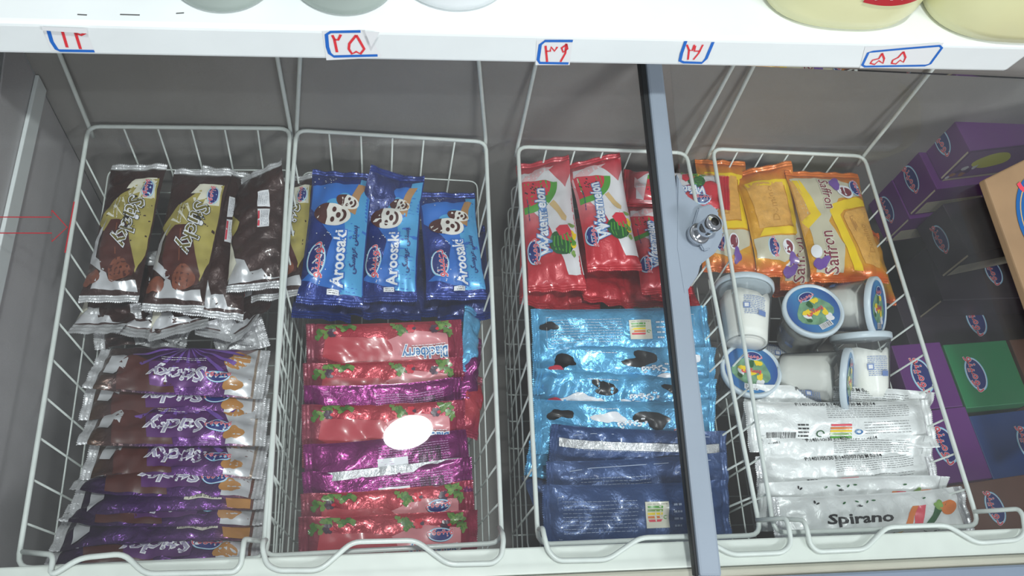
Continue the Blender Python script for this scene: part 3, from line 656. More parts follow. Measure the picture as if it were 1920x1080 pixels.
# two-tone ice bars with a smiling face
p_icr = P('ice_cream_white', 0xe6e2da)
def face(cu, cv, k, rl):
    f = lambda pts: [(cu + x * math.cos(rl) * k - y * math.sin(rl) * k, cv + x * math.sin(rl) * k + y * math.cos(rl) * k) for x, y in pts]
    T = np.linspace(0, 2 * math.pi, 30, endpoint=False)
    a.poly('printed_picture', p_icr, f([(13 * math.cos(t), 19 * math.sin(t)) for t in T]))
    a.poly('printed_picture', p_ch, f([(13.2 * math.cos(t), 21 * math.sin(t)) for t in np.linspace(.32, math.pi - .32, 16)] + [(-4, 6), (4, 8)]))
    for x, y, rx, ry in ((6, 0, 3.2, 2.3), (-6, 0, 3.2, 2.3), (0, -5.5, 3.6, 2.6)): a.poly('printed_picture', p_ch, f([(x + rx * math.cos(t), y + ry * math.sin(t)) for t in T[::2]]))
    a.poly('printed_picture', p_ch, f([(8 * math.cos(t), -8 + 6.5 * math.sin(t)) for t in np.linspace(math.pi, 2 * math.pi, 12)] + [(5 * math.cos(t), -8.5 + 2.6 * math.sin(t)) for t in np.linspace(2 * math.pi, math.pi, 10)]))
face(38, -10, .7, -.3); face(20, 6, 1.1, -.1)
for c_, o_ in ((mb, 2.0), (p_wh, .55)): a.text('lettering', c_, 'Aroosaki', 20, -34, -6, 1, off=o_, sx=.93)
a.text('lettering', p_navy, fa('بستنی عروسکی'), 9.5, -22, -22, 1, off=.25)
emblem(a, -38, 20, 20, 11)
for i in range(26):
    q = random.Random(i); a.ell('printed_dots', p_wh, q.choice((q.uniform(-72, -2), q.uniform(52, 72))), q.uniform(6, 34), .7, .7, n=6, same=i > 0)
a.poly('product_label', p_wh, [(-76, 4), (-76, -9), (-71, -9), (-71, 4)]); a.rows('product_label', p_bk, -8, 3, -75.5, -71.5, 2, .5, 1, True)
art['blue'] = a
# watermelon bar (u upwards, v to the left)
a = A_(150, 66)
wm = P('melon_white', 0xdcd9dc)
a.poly('printed_picture', wm, [(-66, -33), (-66, -14), (-40, -6), (-10, 4), (10, 20), (40, 33), (64, 28), (66, -5), (40, -24), (60, -33)])
a.poly('printed_picture', p_pk, [(50, 33), (68, 10), (68, -14), (56, 4), (38, 33)])
sl = [(50 + 0, 28)] + [(50 - 40 * math.cos(t), 28 - 40 * math.sin(t)) for t in np.linspace(.02, 1.45, 14)]
a.poly('printed_picture', p_gn, [(52, 31)] + [(50 - 42 * math.cos(t), 31 - 46 * math.sin(t)) for t in np.linspace(0, 1.5, 14)])
a.poly('printed_picture', p_mel, [(52, 31)] + [(50 - 34 * math.cos(t), 31 - 38 * math.sin(t)) for t in np.linspace(0, 1.5, 14)])
for k in range(11):
    q = random.Random(k + 3); r_ = q.uniform(10, 30); t = q.uniform(.15, 1.35); a.ell('printed_picture', p_bk, 50 - r_ * math.cos(t), 31 - r_ * 1.1 * math.sin(t), 1.6, .9, 40, 8, same=k > 0)
a.poly('printed_picture', P('wood_stick', 0xd0b07a), [(18, 0), (22, -6), (4, -21), (-2, -19), (-1, -14)])
a.blob('printed_picture', p_dg, -30, -10, 15, 5, .06); 
for k in range(5): a.stroke('printed_picture', p_gn, [(-43 + k * 1, -18 + k * 4), (-32, -20 + k * 5), (-18 - k, -18 + k * 4)], 1.6, same=k > 0)
a.poly('printed_picture', p_mel, [(-14, -4), (-8, -10), (-8, -20), (-16, -24), (-30, -22), (-26, -12)])
for k in range(9):
    q = random.Random(k + 40); a.blob('printed_picture', (p_lg, p_gn, p_yl)[k % 3], q.uniform(-44, -4), q.uniform(-27, -22), 3.4, k, .5, 10)
for c_, o_ in ((P('letter_blue', 0x5a86c0), 1.5), (p_wh, .5)): a.text('lettering', c_, 'Watermelon', 17.5, 0, 11, -3, off=o_, sx=.83)
a.text('lettering', P('letter_blue', 0x5a86c0), 'W', 24, -34, 11, -3, off=1.4); a.text('lettering', p_wh, 'W', 24, -34, 11, -3, off=.4)
emblem(a, -40, 25, 14, 8)
a.rows('small_print', p_navy, -2, 26, 24, 29, 1, .8, 5)
art['melon'] = a
# saffron wafer sandwich (u upwards, v to the left)
a = A_(130, 92)
gy = P('milk_grey', 0xc4bda4); yy = P('bright_yellow', 0xecc818)
a.poly('printed_picture', gy, [(60, 44), (60, 0), (50, -40), (36, -36), (30, -6), (0, 14), (-30, 2), (-62, 8), (-62, 40), (-20, 38)])
a.poly('printed_picture', p_bis, [(58, 46), (54, 41), (6, 30), (-18, 46)])
a.poly('printed_picture', yy, [(58, 43), (56, 35), (8, 22), (-8, 40), (2, 46), (10, 34)])
a.poly('printed_picture', yy, [(32, -42), (34, -30), (22, 6), (12, 10), (-60, -4), (-60, -16), (8, -2), (14, -8), (24, -42)])
a.poly('printed_picture', p_bis, [(22, -42), (12, -10), (6, -6), (-52, -20), (-56, -38), (-40, -44)])
for k in range(3): a.stroke('printed_picture', p_crm, [(14 - 3 * k, -38 + k), (6 - 2 * k, -14 - 3 * k), (-44 + 3 * k, -26 - k * 1.5)], .8, same=k > 0)
a.text('lettering', P('biscuit_dark', 0xc08a3a), 'Domino', 11, -20, -32, 8, off=.2)
for (x_, y_, r_, s_) in ((-38, 21, 0, 23), (36, 8, 180, 18)):
    a.text('lettering', p_cr, 'Saffron', s_, x_, y_, r_, off=1.0, sx=.8); a.text('lettering', p_mar, 'Saffron', s_, x_, y_, r_, off=.2, sx=.8)
a.ell('printed_picture', p_wh, 40, -18, 9, 11); a.ell('printed_picture', p_mar, 40, -18, 6.5, 8.5); a.blob('printed_picture', p_vio, 50, -6, 7, 3, .4); a.blob('printed_picture', p_vio, -52, 34, 8, 5, .5)
a.ell('printed_picture', p_wh, -38, 38, 8, 6)
emblem(a, 46, -33, 11, 7, 12)
art['saffron'] = a
a = A_(130, 80)
a.poly('printed_picture', yy, [(50, 30), (50, -32), (-20, -34), (-24, 30), (-14, 22), (-12, -24), (42, -24), (42, 30)])
a.poly('printed_picture', p_bis, [(48, 32), (46, -22), (-10, -24), (-14, 28)]); a.text('lettering', P('biscuit_dark', 0xc08a3a), 'Domino', 14, 18, 0, 0, off=.2)
a.poly('printed_picture', gy, [(-26, 38), (-22, -38), (-40, -34), (-56, 0), (-50, 38)])
emblem(a, -38, 14, 12, 8); a.ell('printed_picture', p_wh, -38, -8, 10, 8); a.ell('printed_picture', p_mar, -38, -8, 8, 6); a.blob('printed_picture', p_vio, -54, -12, 7, 4, .5)
art['wafer'] = a
# blackberry bar (u to the left end)
a = A_(165, 70)
dp = P('lolly_pink', 0xb4424c, vary=.08); bp_ = P('berry_band', 0xd88a90); vt = P('berry_violet', 0x7a3466)
a.poly('printed_picture', bp_, [(-74, 28), (-40, 34), (-10, 34), (6, 20), (0, -12), (-30, -24), (-74, -18)])
a.poly('printed_picture', dp, [(-6, 14)] + [(10 - 18 * math.sin(t), 0 + 17 * math.cos(t)) for t in np.linspace(.3, 2.8, 10)] + [(70, -20), (74, 4), (40, 20)])
for k, (x_, y_, r_) in enumerate(((72, -26, 9), (64, -31, 7), (50, -31, 6), (-22, -27, 8), (-66, -28, 9), (-76, -22, 7), (70, 24, 8), (-14, -29, 6), (40, -32, 5))):
    for h_ in range(4):
        q = random.Random(k * 7 + h_); a.blob('printed_leaves', P('leaf_dull', 0x6c8a44, vary=.3, vscale=90) if h_ % 2 else P('leaf_dark', 0x4c7434, vary=.3, vscale=90), x_ + q.uniform(-.8, .8) * r_, y_ + q.uniform(-.35, .6) * r_, r_ * .5, k + h_, .8, same=h_ > 1)
for k, (x_, y_) in enumerate(((62, -24), (-30, -26), (-58, -24), (58, 26))):
    for h_ in range(7): a.ell('printed_fruit', (P('berry_black', 0x4c3444), p_mel)[(k + (h_ == 3)) % 2], x_ + 3.6 * math.cos(h_ * 1.05) * (h_ > 0), y_ + 3.6 * math.sin(h_ * 1.05) * (h_ > 0), 2.3, 2.1, n=8, same=False)
a.text('lettering', p_wh, 'Blackberry', 19, -46, 5, 0, off=1.6, sx=.66); a.text('lettering', P('letter_teal', 0x2f6fa8), 'Blackberry', 19, -46, 5, 0, off=.25, sx=.66)
a.rows('small_print', p_wh, -70, -30, -6, -2, 1, .8, 3)
art['berry'] = a
a2 = A_(165, 70); a2.items = list(a.items); a2.ly = a.ly; emblem(a2, -52, -14, 13, 7.5); art['berry_logo'] = a2
a = A_(165, 70)
ln = P('magenta_pale', 0xc8a0c8)
a.rows('small_print', ln, -70, 10, -26, 2, 10, .55, 3); a.rows('small_print', ln, -70, 60, 14, 28, 5, .55, 8)
a.poly('product_label', p_wh, [(-22, -12), (12, -12), (12, 2), (-22, 2)]); a.bars('product_label', p_bk, -60, -34, -20, 0, 5)
art['magenta'] = a
art_cow = []
# light blue cow-print bars, three different cuts of the pattern
for vi, pats in enumerate((((-14, -18, 13, 2), (60, -10, 10, 6), (26, 14, 12, 12), (-44, 6, 10, 7)), ((22, -14, 11, 5), (-48, -20, 9, 3), (46, 4, 14, 8), (-6, 6, 9, 13)), ((-24, -12, 14, 9), (66, -16, 9, 1), (18, -14, 11, 4), (40, 14, 8, 5)))):
    a = A_(165, 70)
    for k, (x_, y_, r_, sd) in enumerate(pats): a.blob('printed_patches', p_bk if k < 2 else p_wh, x_, y_, r_, sd, .5, sx=1.2, sy=.8)
    a.blob('printed_patches', p_ch2, 52 - 20 * vi, 20, 9, 9, .4); a.blob('printed_patches', p_rd, 68, 2 + 6 * vi, 6, 4, .3); a.blob('printed_patches', p_wh, -66, -22 + 8 * vi, 7, 17, .4)
    a.text('lettering', p_wh, fa('شیری'), 13, -28 + 12 * vi, -4, 0, off=.5); emblem(a, -58, 4, 12, 7); a.rows('small_print', p_wh, 10, 40, -28, -24, 1, .8, 3)
    art_cow.append(a)
def back_art(name, ink, dim, dark, L=165, W=70, rec=False):
    a = A_(L, W); s = 1
    a.rows('small_print', ink, -72, -2, -16, 20, 9, .5, hash(name) % 1 + 3)
    eco(a, 16, 2, 22, 28); a.rows('small_print', ink, 32, 40, -14, 16, 4, 2.2, 4)
    a.poly('product_label', p_wh, [(44, 2), (66, 2), (66, 18), (44, 18)]); a.bars('product_label', p_bk, 46, 64, 4, 17, 6)
    a.stroke('small_print', ink, [(-76, -20), (72, -20), (72, 22), (-76, 22)], .5, closed=True); return a
art['cow_back'] = back_art('c', p_wh, 1, 1); art['cow_back'].blob('printed_patches', p_bk, -74, 10, 7, 3, .5)
art['navy_back'] = back_art('n', P('pale_ink', 0xa8b4cc), 1, 1)
a = A_(170, 70); a.rows('small_print', P('pale_ink', 0xa8b4cc), -60, 10, 6, 18, 3, .6, 7); a.stroke('small_print', P('pale_ink', 0xa8b4cc), [(-70, 24), (-50, 28), (74, 28)], .7); art['navy_plain'] = a
# white bars (u to the right)
a = A_(170, 62)
a.rows('small_print', p_bk, -16, 68, 10, 26, 6, .45, 6); a.rows('small_print', p_bk, 20, 66, -12, 6, 5, .45, 9)
a.bars('product_label', p_bk, -76, -48, -22, -8, 6); a.rows('small_print', p_bk, -46, -36, -20, 4, 5, 2, 3)
for i, c_ in enumerate((p_gn, p_lg, p_yl, p_or, p_rd)): a.poly('product_label', c_, [(-14, -16 + i * 4), (8, -16 + i * 4), (8, -13.5 + i * 4), (-14, -13.5 + i * 4)], same=i > 0)
a.ell('product_label', P('letter_teal', 0x2f6fa8), 14, -8, 3.4, 3.4); a.ell('product_label', p_wh, 14, -8, 1.6, 1.6); a.stroke('product_label', p_dg, [(-24 + 4 * math.cos(t), -10 + 4 * math.sin(t)) for t in np.linspace(0, 5, 9)], 1.3)
a.text('lettering', p_bk, 'P:1401/05/30 E:1402/07/30 M 02:14', 5.6, -6, 28, 0, off=.05)
art['white_back'] = a
a = A_(170, 62)
a.text('lettering', p_bk, 'Spirano', 17, -14, 3, 0, off=.5, sx=1.2)
a.poly('printed_picture', p_or, [(26, -12), (32, -12), (44, 14), (37, 14)]); a.poly('printed_picture', p_rd, [(34, -14), (42, -14), (50, 14), (42, 14)]); a.poly('printed_picture', p_dg, [(46, -12), (54, -10), (70, 14), (60, 14)])
a.poly('printed_picture', P('stick_ochre', 0xc8a050), [(10, -22), (14, -24), (30, -12), (26, -9)]); a.blob('printed_picture', p_or, 72, 8, 9, 4, .15); a.blob('printed_picture', p_lg, 62, 12, 5, 6, .4)
for k in range(16):
    q = random.Random(k + 9); a.ell('printed_seeds', p_dg if k % 3 else p_bk, q.uniform(-78, 60), q.choice((-18, -22, 20, 24)) + q.uniform(-3, 3), 2.0, .9, q.uniform(0, 180), 8, same=k > 0)
a.text('lettering', p_bk, fa('میوه ای'), 8, 56, -14, 0, off=.1); a.text('lettering', p_bk, 'P:1401/05/30 E:1402/07/30 M 02:14 10021', 5.4, 4, -26, 0, off=.05)
art['white_front'] = a

# wrapper films
foil = dict(bump=.35, bscale=110)
B_choc = mat('brown_wrapper', 0x3a211d, .33, .25, vary=.2, vscale=30, coat=.5, **foil)
B_pur = mat('purple_wrapper', 0x5a2f6a, .28, .5, ramp=[(0, 0xb9a590), (.16, 0x6a3a78), (.55, 0x5c2c74), (.75, 0x3e2430), (1, 0x48301f)], coat=.3, **foil)
B_purd = mat('dark_purple_wrapper', 0x4a1f62, .25, .6, ramp=[(0, 0x8a5a48), (.2, 0x5c2a70), (.7, 0x42185c), (1, 0x2c1838)], coat=.3, **foil)
B_blue = mat('blue_wrapper', 0x1a3382, .27, .35, vary=.15, vscale=25, coat=.4, **foil)
B_bluel = mat('dark_blue_wrapper', 0x27336e, .3, .3, vary=.25, vscale=40, coat=.3, **foil)
B_mel = mat('melon_wrapper', 0xc83040, .33, .1, ramp=[(0, 0xc0202e), (.35, 0xcc3440), (.7, 0xdc8a90), (1, 0xc02436)], axis='U', coat=.35, bump=.15, bscale=110)
B_saf = mat('orange_wrapper', 0xe09a28, .3, .2, ramp=[(0, 0xd8641c), (.12, 0xe0a428), (.85, 0xdc9a28), (1, 0xd8701c)], coat=.4, bump=.2, bscale=110)
B_ber = mat('berry_wrapper', 0xb23444, .26, .3, ramp=[(0, 0x9a2a48), (.3, 0xb8404a), (.8, 0xb03040), (1, 0x8c4050)], coat=.4, **foil)
B_mag = mat('magenta_wrapper', 0x83286c, .24, .55, vary=.2, vscale=30, coat=.3, **foil)
B_cow = mat('sky_wrapper', 0x62acd8, .26, .4, vary=.2, vscale=20, coat=.4, **foil)
B_nav = mat('navy_wrapper', 0x374f7e, .35, .3, vary=.12, vscale=20, coat=.2, **foil)
B_wht = mat('white_wrapper', 0xe2e4e3, .38, .12, vary=.08, vscale=20, coat=.2, bump=.25, bscale=90)
B_redf = mat('red_wrapper', 0xb42430, .3, .2, vary=.2, vscale=30, coat=.3, **foil)

# =================================================================== BASKET 1
G1 = 'brown chocolate bars leaning in the first basket'
make_bag('c', (262, 308), -.035, (205, 570), -.035, .070, .024, -8, 'brown chocolate bar with gold picture panel, leftmost in the back row', G1, art['choc'], B_choc, M_silver, 1, bend=(.0, .004))
make_bag('c', (382, 318), -.030, (322, 584), -.03, .072, .024, -6, 'brown chocolate bar with gold picture panel, second in the back row, tilted left', G1, art['choc'], B_choc, M_silver, 2)
make_bag('c', (432, 318), -.050, (400, 596), -.045, .068, .022, 14, 'brown chocolate bar showing its text label, wedged third in the back row', G1, art['choc_back'], B_choc, M_silver, 3)
make_bag('c', (492, 272), -.020, (478, 596), -.025, .072, .022, -12, 'brown chocolate bar with a dark peaked top reaching above the rest, against the wire', G1, art['choc_back'], B_choc, M_silver, 4, twist=(.5, 0), L=.17)
make_bag('c', (548, 330), -.060, (520, 560), -.045, .070, .022, -20, 'brown chocolate bar with gold panel half hidden by the basket edge', G1, art['choc'], B_choc, M_silver, 14)
G1b = 'brown bars lying under the back row, silver ends up'
for i, (a_, b_, z_, an, w_) in enumerate((((190, 640), (250, 470), -.075, 10, .07), ((262, 650), (300, 470), -.085, -15, .07), ((345, 640), (330, 480), -.07, 20, .07), ((410, 655), (430, 480), -.09, -5, .07), ((475, 640), (450, 490), -.075, -20, .07))):
    make_bag('c', b_, z_ - .01, a_, z_, w_, .022, an, ['brown bar with a silver end poking out below the leftmost bar', 'brown bar under the first two, silver flap turned up', 'brown bar whose white silvered end lies mid-row', 'brown bar lowest in the middle pile, end folded', 'brown bar with silver end against the right wires'][i], G1b, art['choc_back'], B_choc, M_silver, 20 + i, bend=(0, .012 + .004 * (i % 2)), twist=(0, .5 * (-1) ** i), sl=.016)
for i, (p, q, z_) in enumerate((((172, 618), (268, 606), -.045), ((262, 606), (352, 640), -.05), ((340, 632), (280, 590), -.04), ((400, 640), (496, 612), -.05))):
    make_bag('c', p, z_ - .03, q, z_ - .03, .05, .012, 30, ['small crumpled brown and silver bar left of the pile', 'crumpled brown and silver bar beneath the second bar', 'crumpled bar with its silver corner up, mid pile', 'crumpled silver-ended bar beside the right wires'][i], G1b, None, M_silver if i % 2 else B_choc, M_silver, 30 + i, wr=2.2, sl=.012)
G1p = 'purple chocolate bars stacked across the first basket'
ords = ['first', 'second', 'third', 'fourth', 'fifth', 'sixth', 'seventh', 'eighth', 'ninth', 'tenth']
rows1 = [((172, 690), (500, 702), -.035, -14, 'purple', B_pur), ((160, 736), (500, 742), -.052, -22, 'purple', B_pur), ((160, 796), (502, 790), -.045, -20, 'purple', B_pur), ((165, 848), (500, 856), -.06, -30, 'purple', B_pur),
         ((150, 890), (498, 896), -.06, -34, 'purple', B_purd), ((140, 926), (500, 918), -.062, -38, 'purple_back', B_purd), ((128, 956), (500, 950), -.066, -42, 'purple', B_purd), ((110, 988), (498, 978), -.068, -46, 'purple_back', B_purd), ((100, 1030), (494, 1012), -.066, -34, 'purple', B_purd)]
for i, (l, r, z_, an, ar, bo) in enumerate(rows1):
    make_bag('p', r, z_, l, z_, .068, .021, an, f'purple and brown chocolate bar, {ords[i]} from the back in the purple stack', G1p, art[ar], bo, M_silver, 50 + i, wr=1.2, twist=(0, .25 * (-1) ** i), sl=.011)
# =================================================================== BASKET 2
G2 = 'blue bars with smiling ice pictures in the second basket'
make_bag('b', (618, 572), -.035, (645, 322), -.035, .080, .026, 0, 'blue ice cream pack with smiling picture, leftmost and largest of three', G2, art['blue'], B_blue, B_blue, 61)
make_bag('b', (726, 566), -.055, (744, 330), -.04, .074, .024, -10, 'blue ice cream pack with smiling picture, in the middle under its neighbours', G2, art['blue'], B_blue, B_blue, 62)
make_bag('b', (858, 562), -.04, (836, 360), -.04, .078, .026, 6, 'blue ice cream pack with smiling picture, rightmost of three', G2, art['blue'], B_blue, B_blue, 63)
make_bag('b', (700, 520), -.075, (730, 320), -.025, .060, .015, 5, 'dark blue pack with a pointed end rising behind the middle pack', G2, None, B_bluel, B_blue, 64, twist=(0, .6))
for i, (p, q, z_, an) in enumerate((((600, 610), (612, 400), -.075, 10), ((668, 604), (690, 420), -.085, -8), ((735, 610), (742, 430), -.08, 0), ((800, 604), (790, 430), -.088, 12), ((876, 612), (860, 430), -.075, -10))):
    make_bag('b', p, z_, q, z_ - .02, .072, .02, an, ['dark blue pack under the leftmost blue pack', 'dark blue pack under the gap of the first two', 'dark blue pack under the middle blue pack, white print on its end', 'dark blue pack between the middle and right packs', 'dark blue pack under the rightmost blue pack'][i], 'dark blue packs lying under the front three', None, B_bluel, B_blue, 70 + i, wr=1.6, bend=(.01, 0), sl=.012)
G2b = 'red berry bars stacked across the second basket'
rows2 = [((575, 664), (868, 652), -.050, 20, 'berry', B_ber, 0), ((570, 738), (868, 722), -.058, 30, 'berry', B_ber, 0), ((572, 776), (866, 762), -.056, 46, 'magenta', B_mag, 0), ((566, 818), (872, 806), -.052, 20, 'berry', B_ber, 0), ((572, 895), (880, 862), -.05, 16, 'magenta', B_mag, .002),
         ((570, 946), (886, 912), -.058, 26, 'magenta', B_mag, 0), ((566, 986), (890, 960), -.060, 30, 'berry_logo', B_ber, 0), ((560, 1032), (895, 1012), -.050, 26, 'berry_logo', B_ber, 0)]
for i, (l, r, z_, an, ar, bo, fn) in enumerate(rows2):
    what = 'magenta berry bar with its text side up' if ar == 'magenta' else 'red berry bar with leaf print'
    make_bag('r', r, z_, l, z_, .072, .021, an, f'{what}, {ords[i]} from the back in the red stack', G2b, art[ar], bo, bo, 80 + i, fin=fn or False, wr=1.0, twist=(.2 * (-1) ** i, 0), sl=.01)
for i, (p, z_) in enumerate((((884, 640), -.06), ((884, 690), -.065), ((886, 760), -.07))):
    make_bag('x', (p[0] - 6, p[1] + 60), z_, (p[0] + 4, p[1] - 60), z_, .03, .014, 40, ['narrow light blue bar stuffed down the right side, rear one', 'narrow sky blue and pink bar on the right side, middle one', 'narrow dark red bar along the right wires'][i], 'narrow bars stuffed beside the red stack', None, (B_cow, B_mag, B_ber)[i], None, 95 + i, wr=1.5)
# =================================================================== BASKET 3
G3 = 'red and white watermelon bars'
make_bag('w', (1046, 546), -.03, (1016, 300), -.03, .074, .024, -2, 'watermelon bar with a slice picture, leftmost beside the wires', G3, art['melon'], B_mel, B_mel, 101, twist=(0, -.35))
make_bag('w', (1160, 536), -.022, (1106, 272), -.02, .074, .026, 4, 'watermelon bar with a slice picture and a peaked red top, second from left', G3, art['melon'], B_mel, B_mel, 102, twist=(0, -.45), L=.172)
make_bag('w', (1368, 362), -.005, (1168, 348), -.03, .060, .022, -8, 'watermelon bar lying crosswise with its white end sticking out under the lock bar', G3, art['melon'], B_mel, B_mel, 103)
make_bag('w', (1252, 552), -.035, (1212, 380), -.045, .070, .024, 4, 'watermelon bar half hidden behind the lock bar, rightmost', G3, art['melon'], B_mel, B_mel, 104)
for i, (p, q, z_, an) in enumerate((((1018, 588), (1020, 400), -.06, 10), ((1075, 590), (1080, 410), -.075, -14), ((1135, 580), (1120, 420), -.065, 10), ((1200, 585), (1190, 420), -.07, -10), ((1262, 578), (1240, 420), -.065, 8))):
    make_bag('w', p, z_, q, z_ - .02, .07, .02, an, ['red bar lying under the leftmost watermelon bar', 'red bar end under the gap between the first two watermelon bars', 'red bar end under the second watermelon bar', 'red bar end left of the lock bar', 'red bar end touching the lock bar edge'][i], 'red bars under the watermelon row', None, B_redf, B_redf, 110 + i, wr=1.8, bend=(.008, 0), sl=.012)
G3b = 'light blue cow-print bars'
make_bag('k', (998, 628), -.045, (1330, 620), -.045, .066, .024, 14, 'light blue bar with its text side, colour-striped label and barcode up', G3b, art['cow_back'], B_cow, B_cow, 121, wr=.9)
make_bag('k', (1340, 700), -.055, (998, 690), -.055, .066, .022, 28, 'light blue cow-print bar, second in the blue stack', G3b, art_cow[0], B_cow, B_cow, 122, wr=1.6, twist=(0, .4))
make_bag('k', (1340, 760), -.06, (1000, 735), -.06, .066, .022, 26, 'light blue cow-print bar with a white splash, third in the blue stack', G3b, art_cow[1], B_cow, B_cow, 123, wr=1.8, twist=(0, -.4))
make_bag('k', (1340, 800), -.062, (1002, 800), -.062, .066, .022, 26, 'light blue cow-print bar, last before the navy bars', G3b, art_cow[2], B_cow, B_cow, 124, wr=1.6, twist=(0, .3))
make_bag('k', (1060, 872), -.09, (990, 852), -.075, .05, .016, 10, 'small light blue bar end crumpled in the left corner of the stack', G3b, None, B_cow, B_cow, 125, wr=2)
G3n = 'navy blue bars at the front of the third basket'
make_bag('n', (1030, 850), -.062, (1360, 862), -.062, .070, .022, 26, 'navy blue bar with a silver back seam', G3n, art['navy_plain'], B_nav, B_nav, 131, fin=.014, wr=1.2)
make_bag('n', (1025, 925), -.062, (1365, 905), -.062, .074, .022, 24, 'plain navy blue bar between the seamed and the labelled one', G3n, art['navy_plain'], B_nav, B_nav, 132, wr=1.1)
make_bag('n', (1018, 975), -.045, (1368, 962), -.045, .078, .024, 16, 'navy blue bar with a colour-striped label, nearest the front', G3n, art['navy_back'], B_nav, B_nav, 133, wr=1.2)
make_bag('n', (1090, 1010), -.085, (1330, 1012), -.085, .06, .02, 40, 'silvery bar under the front navy bar', G3n, None, B_wht, M_silver, 134, wr=1.5)
make_bag('n', (1070, 1015), -.10, (1020, 880), -.10, .06, .02, 0, 'dark blue bar deep in the front left corner', G3n, None, B_nav, B_nav, 135, wr=1.5)
# =================================================================== BASKET 4
G4 = 'orange wafer ice cream packs in the fourth basket'
make_bag('s', (1368, 512), -.04, (1350, 300), -.045, .072, .02, -6, 'orange wafer pack behind the basket wires, leftmost', G4, art['wafer'], B_saf, B_saf, 141, wr=.7)
make_bag('s', (1480, 545), -.036, (1422, 290), -.025, .082, .02, 2, 'orange wafer pack with a yellow-gold biscuit and a pointed top standing above the others', G4, art['wafer'], B_saf, B_saf, 142, wr=.8, twist=(0, -.45), L=.17)
make_bag('s', (1528, 548), -.034, (1500, 330), -.034, .092, .02, -4, 'orange wafer pack with a yellow chevron, second from right', G4, art['saffron'], B_saf, B_saf, 144, wr=.7)
make_bag('s', (1596, 530), -.014, (1540, 322), -.014, .112, .022, 2, 'orange wafer pack with maroon lettering on top of the pile, rightmost', G4, art['saffron'], B_saf, B_saf, 145, wr=.7)
for i, (p, q) in enumerate((((1480, 560), (1470, 400)), ((1590, 560), (1560, 400)), ((1632, 566), (1600, 430)))):
    make_bag('s', p, -.075, q, -.09, .078, .02, 0, ['orange pack buried under the chevron pack', 'orange pack buried under the maroon-lettered pack', 'orange pack end poking out beside the tubs'][i], 'buried orange packs', None, B_saf, mat('orange_seal', 0xd8641c, .3, .2), 150 + i, wr=1.2)

# tubs
M_pp = film('clear_tub_plastic', (.97, .98, .98), .12, .02, .03, 0xe0e4e4, 1.16)
M_milk = mat('frozen_cream', 0xf3f1ea, .45, bump=.1, bscale=90); M_ring = mat('tub_lid_ring', 0xc8d4dc, .35); M_lidp = mat('lid_print_blue', 0x2a62a0, .35, ramp=[(0, 0x244a92), (.5, 0x3f86b8), (1, 0x244a92)], axis='U')
tub_art = A_(60, 60)
tub_art.blob('lid_picture', P('soft_green', 0x6f9a78, vary=.3, vscale=120), 0, -2, 20, 3, .2)
for k in range(10):
    q = random.Random(k + 77); tub_art.blob('lid_picture', (p_yl, p_wh, p_dg, p_yl)[k % 4], q.uniform(-17, 17), q.uniform(-19, 12), 4.2, k, .5, 12)
tub_art.text('lid_lettering', p_rd, fa('بستنی'), 9, 0, -1, 0, off=.4); tub_art.poly('lid_picture', p_wh, [(-8, -27), (8, -27), (8, -20), (-8, -20)]); tub_art.bars('lid_picture', p_bk, -7, 7, -26.5, -20.5, 4)
emblem(tub_art, 2, 18, 10, 6)
